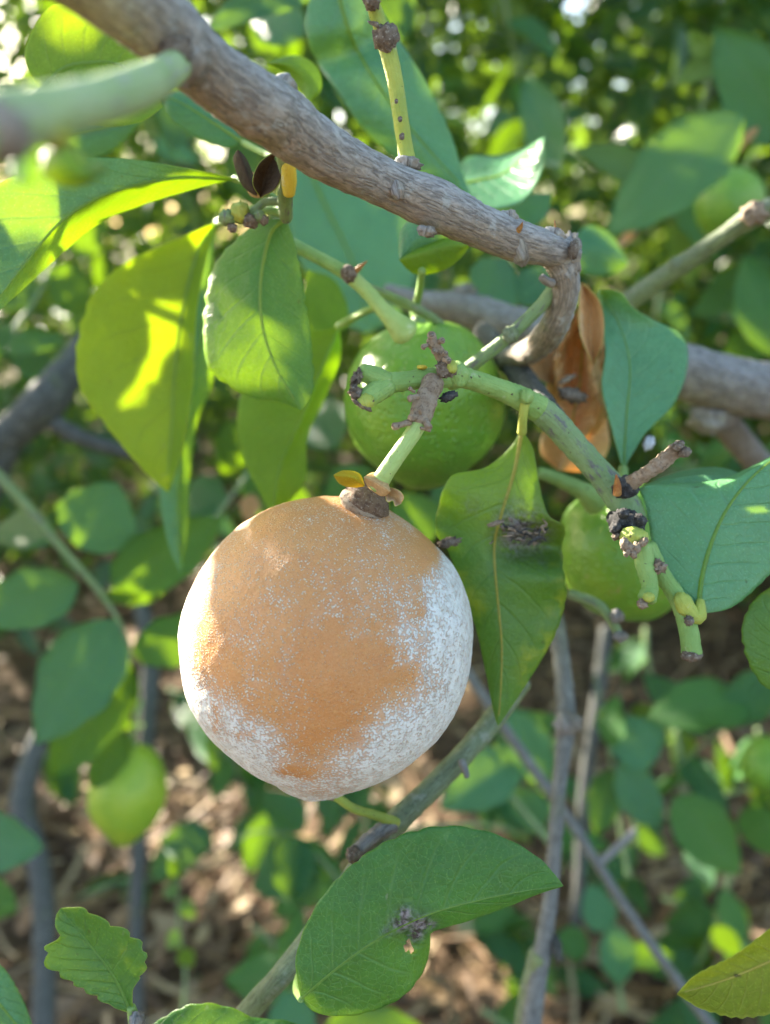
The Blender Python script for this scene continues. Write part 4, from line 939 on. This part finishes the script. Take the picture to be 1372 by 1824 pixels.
hs, hw_ = limb('thin_purple_stem', 'thin purplish grey stem slanting down to the lower right', 'stem', [(820, 1180, .42, 9), (880, 1270, .42, 10), (1020, 1470, .42, 9), (1130, 1640, .42, 9), (1290, 1860, .42, 10)], 'bark_stem', 12, .06)
tube('side_stem', [(1065, 1540, .42, 8), (1110, 1500, .425, 7), (1130, 1480, .43, 6)], M['bark_rear'], hs, 10)
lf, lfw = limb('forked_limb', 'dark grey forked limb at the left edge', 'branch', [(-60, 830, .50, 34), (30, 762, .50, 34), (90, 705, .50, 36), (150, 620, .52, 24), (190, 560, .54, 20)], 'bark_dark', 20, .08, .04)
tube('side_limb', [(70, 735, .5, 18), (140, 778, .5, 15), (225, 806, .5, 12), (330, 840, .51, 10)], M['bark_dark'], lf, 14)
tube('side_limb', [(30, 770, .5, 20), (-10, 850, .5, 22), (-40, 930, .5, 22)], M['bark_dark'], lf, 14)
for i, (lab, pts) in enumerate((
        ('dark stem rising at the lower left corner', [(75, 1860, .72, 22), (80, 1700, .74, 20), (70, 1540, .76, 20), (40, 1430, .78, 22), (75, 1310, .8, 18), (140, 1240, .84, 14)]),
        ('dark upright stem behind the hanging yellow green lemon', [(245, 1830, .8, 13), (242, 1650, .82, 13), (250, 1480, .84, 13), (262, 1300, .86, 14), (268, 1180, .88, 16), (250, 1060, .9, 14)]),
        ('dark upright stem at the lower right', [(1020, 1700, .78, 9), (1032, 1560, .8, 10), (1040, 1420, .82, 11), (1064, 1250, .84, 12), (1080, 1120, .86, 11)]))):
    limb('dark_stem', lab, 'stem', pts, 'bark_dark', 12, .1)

# ------------------------------------------------------------------ blurred leafy shoots placed as the photo shows them
def shoot(label, stem, leaves, mat='stem_dull', group='out-of-focus leafy shoots'):
    th = thing('leafy_shoot', label, 'shoot', P(*stem[0][:3]), group)
    tube('stem', [(x, y, d, r * (1 - .75 * i / (len(stem) - 1)) * .8) for i, (x, y, d, r) in enumerate(stem)], M[mat], th, 10, None, .04)
    for L in leaves: bleaf(th, *L)
    return th
shoot('blurred green shoot with broad leaves left of the lemon', [(-60, 800, .40, 14), (20, 870, .41, 14), (105, 970, .42, 13), (185, 1065, .43, 11), (225, 1140, .44, 8), (240, 1250, .48, 5), (232, 1330, .54, 4)],
      [(140, 978, .42, 215, 862, .43, 150, 'teal', 10), (140, 1040, .42, -60, 1100, .40, 125, 'teal', -15), (196, 1042, .43, 400, 930, .44, 120, 'green', 15), (213, 1105, .44, 48, 1330, .43, 150, 'teal', 10),
       (230, 1180, .45, 92, 1392, .47, 130, 'green', -25), (235, 1165, .45, 400, 1110, .47, 95, 'green', 5), (222, 1300, .50, 165, 1408, .52, 75, 'green', -15), (95, 960, .43, -30, 930, .46, 90, 'dark', 20), (190, 1060, .45, 330, 1040, .5, 60, 'dark', 40)])
shoot('blurred leaf entering at the left edge over the straw', [(-140, 1560, .46, 12), (-90, 1530, .46, 11), (-40, 1500, .46, 9)], [(-50, 1490, .46, 66, 1515, .45, 105, 'teal', 15), (-60, 1590, .5, 30, 1620, .5, 85, 'green', -20)])
shoot('blurred shoot with long sunlit leaves at the upper right', [(1480, 150, .46, 10), (1400, 220, .46, 10), (1310, 215, .46, 9), (1180, 330, .47, 9), (1095, 445, .48, 8)],
      [(1325, 205, .42, 1068, 408, .46, 150, 'teal', 20, 2), (1420, 250, .44, 1270, 50, .43, 140, 'teal', -10), (1300, 100, .45, 1195, 145, .47, 50, 'under', 30), (1270, 90, .44, 1215, 60, .46, 45, 'under', -30), (1180, 330, .48, 1025, 250, .5, 70, 'under', 30), (1000, 300, .5, 935, 130, .52, 95, 'teal', -25), (1140, 400, .47, 1098, 442, .46, 22, 'dry', 20), (1352, 225, .44, 1290, 285, .45, 22, 'dry', 30)])
shoot('blurred broad leaves at the right edge', [(1480, 720, .5, 12), (1420, 640, .5, 11), (1380, 560, .5, 10), (1390, 420, .5, 8)], [(1385, 640, .48, 1330, 450, .5, 120, 'green', 30), (1400, 560, .5, 1290, 640, .52, 90, 'green', -20), (1390, 470, .5, 1230, 560, .53, 90, 'dark', 10)])
shoot('blurred pale leaves in a row below the hanging leaf', [(980, 1500, .56, 8), (900, 1400, .56, 8), (860, 1300, .57, 7), (900, 1200, .6, 6)],
      [(930, 1345, .56, 785, 1440, .55, 110, 'teal', 10), (910, 1260, .55, 985, 1420, .56, 85, 'teal', -15), (930, 1400, .57, 960, 1490, .57, 80, 'teal', 20), (880, 1330, .58, 1000, 1270, .6, 70, 'green', -20)])
shoot('blurred shoot of small pointed leaves at the lower right', [(1120, 1560, .62, 7), (1100, 1440, .62, 7), (1085, 1330, .63, 7), (1060, 1200, .64, 6)],
      [(1090, 1340, .6, 1185, 1300, .6, 110, 'teal', 15), (1100, 1360, .6, 1180, 1480, .6, 90, 'teal', -15), (1090, 1370, .61, 1062, 1490, .6, 70, 'green', 10), (1085, 1330, .6, 1095, 1240, .6, 60, 'green', -30)])
shoot('blurred shoot with wide dark leaves right of the upright stem', [(1480, 1240, .6, 8), (1380, 1270, .6, 8), (1290, 1300, .62, 7), (1200, 1370, .64, 6)],
      [(1340, 1250, .6, 1150, 1270, .6, 120, 'green', 30), (1200, 1420, .6, 1325, 1560, .58, 110, 'green', -15), (1330, 1500, .62, 1400, 1450, .6, 100, 'green', 15), (1290, 1290, .6, 1400, 1180, .6, 90, 'dark', 0), (1260, 1310, .62, 1150, 1190, .66, 80, 'dark', 25)])
shoot('blurred cluster of small leaves low at the right', [(1110, 1800, .75, 6), (1090, 1690, .75, 6), (1070, 1600, .76, 6)],
      [(1080, 1660, .74, 1050, 1575, .74, 70, 'teal', 10), (1095, 1650, .74, 1105, 1765, .74, 75, 'teal', -10), (1050, 1680, .76, 985, 1680, .76, 65, 'green', 20), (1100, 1690, .76, 1210, 1715, .78, 50, 'green', 25), (1270, 1650, .7, 1320, 1705, .7, 48, 'lime', 10)])
shoot('blurred dark leaves between the lemon and the straw', [(640, 1620, .66, 7), (560, 1520, .67, 7), (470, 1480, .68, 6), (380, 1520, .7, 6)],
      [(560, 1520, .66, 440, 1580, .67, 110, 'dark', 10), (500, 1490, .66, 560, 1620, .66, 100, 'dark', -20), (380, 1500, .7, 280, 1500, .7, 75, 'dark', 10), (540, 1480, .68, 470, 1400, .7, 80, 'dark', 30), (620, 1540, .64, 700, 1620, .64, 110, 'dark', 20)])
shoot('blurred green leaf behind the lower twig', [(620, 1900, .5, 8), (560, 1830, .5, 8), (520, 1760, .5, 7)], [(530, 1740, .5, 400, 1745, .5, 95, 'green', 15), (560, 1800, .48, 470, 1850, .47, 110, 'teal', -10), (580, 1830, .5, 760, 1840, .5, 90, 'dark', 10)])
shoot('blurred pale leaves along the top edge', [(600, -80, .36, 9), (520, -30, .36, 9), (440, -10, .37, 8)], [(560, -20, .36, 350, 38, .36, 80, 'teal', 35), (540, 60, .4, 440, 10, .42, 90, 'teal', 20), (660, 60, .5, 740, -30, .5, 100, 'dark', 0)])
shoot('blurred sunlit leaflets over the straw at lower left', [(320, 1860, .62, 5), (330, 1740, .62, 5), (318, 1640, .63, 5), (318, 1520, .64, 5)],
      [(318, 1560, .62, 300, 1530, .62, 34, 'lime', 40), (318, 1590, .62, 290, 1585, .62, 30, 'under', 10), (325, 1600, .62, 345, 1640, .62, 32, 'under', 30), (320, 1660, .62, 298, 1690, .62, 34, 'under', 20), (325, 1690, .62, 340, 1725, .62, 34, 'lime', 20), (318, 1540, .63, 335, 1510, .63, 34, 'under', 0)])
shoot('blurred shoot between the hanging leaves on the left', [(330, 1000, .48, 8), (400, 900, .48, 8), (450, 820, .49, 8), (430, 720, .5, 8)],
      [(400, 900, .48, 300, 870, .5, 100, 'dark', 20), (430, 840, .49, 560, 930, .5, 110, 'green', 10), (450, 880, .46, 440, 930, .46, 40, 'dry', 10), (600, 800, .46, 540, 700, .5, 110, 'dark', 0), (440, 740, .5, 400, 850, .52, 90, 'dark', -20), (600, 830, .42, 680, 960, .42, 110, 'green', 10), (700, 940, .4, 790, 900, .42, 110, 'green', -10)])
shoot('blurred dark leaves at the left edge above the forked limb', [(-60, 700, .55, 9), (0, 620, .55, 9), (70, 520, .56, 8), (110, 420, .58, 7)],
      [(20, 600, .55, 130, 680, .55, 100, 'dark', 10), (60, 540, .56, -40, 480, .56, 110, 'dark', 20), (90, 480, .56, 170, 560, .6, 90, 'dark', -20), (0, 640, .54, -60, 560, .55, 100, 'green', 10), (100, 430, .58, 200, 400, .6, 90, 'dark', 20), (10, 620, .53, 110, 600, .52, 60, 'green', -30)])

# more of the tree behind, shoot after shoot
def wild_shoot(x, y, d, ang, n, L, mats, r):
    base = P(x, y, d)
    dirv = (CR * math.cos(ang) + CU * math.sin(ang) + CF * r.uniform(-.5, .5)).normalized()
    where = ('top' if y < 380 else 'upper middle' if y < 800 else 'lower middle' if y < 1300 else 'bottom') + ' ' + ('left' if x < 457 else 'centre' if x < 915 else 'right')
    th = thing('leafy_shoot', 'dim blurred leafy shoot in the %s background' % where, 'shoot', base, 'dim shoots in the %s background' % where)
    C = []; p = base.copy(); dv = dirv.copy()
    for i in range(7):
        C.append(p.copy()); p = p + dv * (L / 6); dv = (dv + Vector((0, 0, -.12)) + Vector((r.gauss(0, .08), r.gauss(0, .08), r.gauss(0, .08)))).normalized()
    tube3('stem', C, [.0030 - .0003 * i for i in range(7)], M['stem_dull'], th, 8, .03)
    for k in range(n):
        f = (k + .7) / n * 5.9; i = min(5, int(f)); q = C[i].lerp(C[i + 1], f - i)
        tv = (C[i + 1] - C[i]).normalized()
        side = Vector((r.gauss(0, 1), r.gauss(0, 1), r.gauss(0, .6)))
        side = (side - tv * side.dot(tv)).normalized()
        ld = (tv * .45 + side + Vector((0, 0, -.45))).normalized()
        ll = r.uniform(.05, .085)
        nr = Vector((r.gauss(0, .5), -.45 + r.gauss(0, .5), .9))
        leaf3(th, q, q + ld * ll, nr, ll * r.uniform(.44, .56), r.choice(mats), r.randrange(6))
r9 = random.Random(21)
spots = []
for k in range(34):
    x, y = r9.uniform(-100, 1480), r9.uniform(-150, 1150)
    d = r9.uniform(.62, 1.5)
    if x < 330 and y > 950: y -= 500
    if abs(x - 1010) < 130 and y < 140: continue
    spots.append((x, y, d))
for (x, y, d) in spots: wild_shoot(x, y, d, r9.uniform(-2.6, .6), 9, r9.uniform(.14, .24), ['dark', 'dark', 'green', 'teal', 'dark'], r9)
for (x, y, d) in ((620, 1380, .9), (350, 1740, 1.0), (140, 1600, 1.1), (450, 1650, 1.0), (820, 1650, .9), (1180, 1600, .9), (1330, 1780, .8), (990, 1780, 1.0), (60, 1350, 1.0), (760, 1550, .95), (520, 1250, .8), (480, 1420, .85), (700, 1480, .75), (1200, 1250, .8), (1300, 1560, .8), (1000, 1300, .9), (1130, 1400, 1.0), (840, 1420, .9), (1240, 1760, .85), (560, 1600, 1.1), (90, 1150, .8), (300, 1230, .9), (400, 1330, 1.0), (900, 1620, 1.0), (1280, 1420, .95), (1150, 1120, .85), (860, 1800, .8), (1350, 1300, .9), (640, 1760, .9), (1400, 1640, .9)): wild_shoot(x, y, d, r9.uniform(-2.6, .6), 7, .14, ['dark', 'green', 'dark'], r9)

# ------------------------------------------------------------------ masses of foliage too far or too many to count
def sheet_mat(name, c1, c2, c3, tr_c, tf):
    m, t, out = nt(name); b = NB(t)
    ge = b.n('ShaderNodeNewGeometry'); r = ge.outputs['Random Per Island']
    col = b.mix(b.ramp(r, 0, .6), c1, c2); col = b.mix(b.ramp(r, .75, 1.0), col, c3)
    pb = b.bsdf(col, .38, .5)
    tr = b.n('ShaderNodeBsdfTranslucent'); tr.inputs[0].default_value = (*tr_c, 1)
    mx = b.n('ShaderNodeMixShader'); mx.inputs[0].default_value = tf
    b.l(pb.outputs[0], mx.inputs[1]); b.l(tr.outputs[0], mx.inputs[2]); b.l(mx.outputs[0], out.inputs[0])
    return m
M['far'] = sheet_mat('far_leaves', (.02, .085, .035), (.04, .13, .04), (.09, .2, .04), (.22, .36, .02), .4)
def sheet_leaf(V, Fc, p, ax, nr, L, w):
    y = ax.normalized(); z = (nr - y * nr.dot(y)).normalized(); x = y.cross(z); i = len(V)
    for (s, h, dz) in ((0, .03, 0), (.3, .5, .0), (.65, .42, -.03), (1, .02, -.12)):
        q = p + y * (L * s) + z * (L * dz)
        V.append(q - x * (w * h) + z * (w * h * .35)); V.append(q); V.append(q + x * (w * h) + z * (w * h * .35))
    for k in range(3):
        a = i + 3 * k
        Fc.append((a, a + 1, a + 4, a + 3)); Fc.append((a + 1, a + 2, a + 5, a + 4))
# spots that the photo shows in the sun: no leaf of the masses below may stand between them and it
SUNNY = [(240, 640, 34), (300, 592, 26), (222, 692, 22), (268, 545, 16), (330, 545, 16), (40, 345, 48), (150, 425, 24), (200, 385, 22), (258, 356, 18), (100, 470, 22), (310, 336, 12),
         (400, 620, 40), (390, 570, 28), (430, 590, 30), (385, 655, 18), (930, 310, 34), (950, 280, 20), (900, 322, 24), (960, 262, 14), (880, 345, 18), (1168, 832, 14), (1192, 815, 14), (1212, 864, 12), (1250, 868, 15), (1290, 866, 14), (1330, 862, 14),
         (8, 172, 22), (60, 161, 13), (110, 163, 11), (160, 152, 9), (735, 918, 7), (765, 942, 7), (1130, 962, 13), (1220, 1072, 13), (1222, 1146, 10), (1350, 380, 26), (1310, 405, 14), (405, 640, 20), (130, 40, 24), (200, 200, 18)]
SUNNY += [(326 + .0022 * (y - 1130) ** 2, y, 24) for y in range(1060, 1320, 20)]
def sunny(x, y): return any((x - a) ** 2 + (y - b) ** 2 < r * r for a, b, r in SUNNY)
def surfaces():
    """the near surfaces in view: photo pixel and the point there"""
    bpy.context.view_layer.update(); dg = bpy.context.evaluated_depsgraph_get(); out = []
    for yy in range(6, 1824, 24):
        for xx in range(6, 1372, 24):
            for (x, y) in ((xx, yy),) if not any(abs(xx - a) < r + 14 and abs(yy - b) < r + 14 for a, b, r in SUNNY) else ((xx, yy), (xx + 12, yy), (xx, yy + 12), (xx + 12, yy + 12)):
                d = (P(x, y, 1) - CAM).normalized()
                h = scene.ray_cast(dg, CAM, d, distance=.75)
                if h[0]: out.append((x, y, h[1].copy(), h[2].copy() if h[2].dot(d) < 0 else -h[2], d))
    return out, dg
near, _ = surfaces()
LIT = [p for (x, y, p, n, d) in near if sunny(x, y)]
NLIT = len(LIT)
r8 = random.Random(77)
for k in range(13):                                   # flecks on the orchard floor
    y = r8.uniform(.75, 2.3); x = r8.uniform(-.62, .12) * (.35 + y * .5)
    LIT.append(Vector((x, y, .02)))
for k in range(45): LIT.append(P(r8.uniform(0, W), r8.uniform(0, 1300), r8.uniform(.5, 1.6)))
for q in ((300, 1535, .62), (320, 1600, .62), (340, 1640, .62), (300, 1690, .62), (338, 1725, .62), (1205, 130, .47), (1235, 85, .45), (1100, 345, .45), (1095, 375, .455), (1120, 425, .465), (1300, 275, .445), (1350, 385, .25), (1330, 395, .255)): LIT.append(P(*q))
LITN = np.array([list(p) for p in LIT]); SN = np.array(S)
def blocks(p, rad):
    w = np.array(p) - LITN; t = w @ SN; dd = np.linalg.norm(w - t[:, None] * SN, axis=1)
    return bool(((t > .02) & (dd < rad)).any())
def in_gap(p):
    q = proj(p)
    return q is not None and (q[0] - 1012) ** 2 + (q[1] - 5) ** 2 < 38 ** 2
r5 = random.Random(12); V, Fc = [], []
k = 0
while k < 60000:
    y = r5.uniform(1.2, 5.2); x = r5.uniform(-1, 1) * (.9 + y * .62); z = r5.uniform(.08, 1.3 + .34 * y)
    p = Vector((x, y, z))
    down = math.degrees(math.atan2(CAM.z - z, math.hypot(x, y)))       # how far below eye level: the floor of the orchard stays open
    if down > 28 and r5.random() < (.93 if x < 0 else .55): continue
    if down > 20 and x < 0 and r5.random() < .35: continue
    dn = N3(x * 1.1, y * 1.1, z * 1.1 + 7) + .5 * N3(x * 3, y * 3, z * 3)
    if dn < -.3: continue
    if in_gap(p) or blocks(p + Vector((0, 0, -.02)), .085): continue
    k += 1
    sheet_leaf(V, Fc, p, Vector((r5.gauss(0, 1), r5.gauss(0, 1), r5.gauss(-.4, .7))), Vector((r5.gauss(0, .7), r5.gauss(-.3, .7), 1)), r5.uniform(.05, .09), r5.uniform(.026, .04))
for k in range(9000):
    y = r5.uniform(5.5, 9); p = Vector((r5.uniform(-1, 1) * (1 + y * .6), y, r5.uniform(.1, 1.3 + .36 * y)))
    if in_gap(p) or blocks(p, .15): continue
    sheet_leaf(V, Fc, p, Vector((r5.gauss(0, 1), r5.gauss(0, 1), r5.gauss(-.4, .7))), Vector((r5.gauss(0, .7), r5.gauss(-.6, .7), 1)), r5.uniform(.10, .15), r5.uniform(.06, .08))
ff = mesh_obj('orchard_foliage', V, Fc, M['far'], None, origin=(0, 0, 0)); ff['kind'] = 'stuff'
ff['label'] = 'dense blurred foliage of the trees farther back'; ff['category'] = 'foliage'
for (lab, x, y, h, r) in (('dim grey trunk of a tree at the back left', -.75, 2.7, 2.6, .05), ('dim grey trunk of a tree at the back right', 1.1, 3.2, 2.8, .06)):
    tt = thing('tree', lab, 'tree', (x, y, 0))
    tube3('trunk', [Vector((x + .12 * math.sin(z * 1.7), y, z)) for z in np.linspace(-.05, h, 14)], [r * (1 - .04 * i) for i in range(14)], M['bark_rear'], tt, 12, .1)

# unseen screen of leaves added on the sunny side, outside the picture: it shades the branch and lets the sun through where the photo shows it
def in_frame(p, m=130):
    q = proj(p)
    return q is not None and -m < q[0] < W + m and -m < q[1] < H + m
r6 = random.Random(30); V, Fc = [], []; CB = np.zeros((40000, 3)); NC = [0]
def add_shade_leaf(p, L):
    e = p + S * 0
    sheet_leaf(V, Fc, p, Vector((r6.gauss(0, 1), r6.gauss(0, 1), r6.gauss(-.3, .7))), (S * 1.2 + Vector((r6.gauss(0, .5), r6.gauss(0, .5), .6))), L, L * .5)
    CB[NC[0]] = p; NC[0] += 1
for k in range(9000):
    p = Vector((r6.uniform(-4.0, 1.0), r6.uniform(-.3, 6), r6.uniform(.5, 3.4)))
    if N3(p.x * 1.3 + 3, p.y * 1.3, p.z * 1.3) < -.05 or in_frame(p) or p.y < .3 - p.x * .3 - .5 or blocks(p, .07) or (p - CAM).length < .4: continue
    add_shade_leaf(p, r6.uniform(.06, .09))
for k in range(6500):                                 # unseen roof of leaves, added to darken the orchard floor
    p = Vector((r6.uniform(-2.4, 2.4), r6.uniform(.9, 4.8), r6.uniform(1.35, 3.0)))
    if N3(p.x * 1.3 + 8, p.y * 1.3, p.z * 1.3) < -.15 or in_frame(p) or blocks(p, .07): continue
    add_shade_leaf(p, r6.uniform(.06, .1))
# leaves that keep the near things in shade
cn = mesh_obj('added_shade_leaves', V, Fc, M['far'], None, origin=(0, 0, 0))
near, dg = surfaces()
want = []
for (x, y, p, n, d) in near:
    if sunny(x, y): continue
    if not scene.ray_cast(dg, p + S * .0012 + n * .0002, S)[0]: want.append(p)
bpy.data.objects.remove(cn)
r6.shuffle(want)
LN = LITN[:NLIT]
els = []
for q in want:
    qn = np.array(q); done = False
    for (c, y_, x_, L) in els:
        w = qn - c; a_, b_ = w @ y_, w @ x_
        if (a_ / (.42 * L)) ** 2 + (b_ / (.19 * L)) ** 2 < 1: done = True; break
    if done: continue
    for tr_ in range(160):
        t = r6.uniform(.1, .9) if tr_ < 110 else r6.uniform(.5, 2.6); L = r6.uniform(.03, .085) if tr_ % 3 else r6.uniform(.015, .03)
        y_ = Vector((r6.gauss(0, 1), r6.gauss(0, 1), r6.gauss(0, 1))); y_ = (y_ - S * y_.dot(S)).normalized(); x_ = y_.cross(S)
        p = q + S * t + y_ * (L * r6.uniform(-.3, .3)) + x_ * (L * r6.uniform(-.1, .1))
        if in_frame(p, 40): continue
        w = LN - np.array(p); a_, b_ = w @ np.array(y_), w @ np.array(x_)
        if ((w @ SN < 0) & ((a_ / (.5 * L + .0015)) ** 2 + (b_ / (.25 * L + .0015)) ** 2 < 1)).any(): continue
        sheet_leaf(V, Fc, p - y_ * (L * .5), y_ + S * r6.uniform(-.15, .15), S + y_ * 0 + x_ * r6.uniform(-.2, .2), L, L * .5)
        els.append((np.array(p), np.array(y_), np.array(x_), L)); break
cn = mesh_obj('added_shade_leaves', V, Fc, M['far'], None, origin=(0, 0, 0)); cn['kind'] = 'stuff'
cn['label'] = 'unseen leaves outside the frame, added to shape the sun and shade'; cn['category'] = 'foliage'
print('canopy leaves', NC[0], len(want), len(els), NLIT)
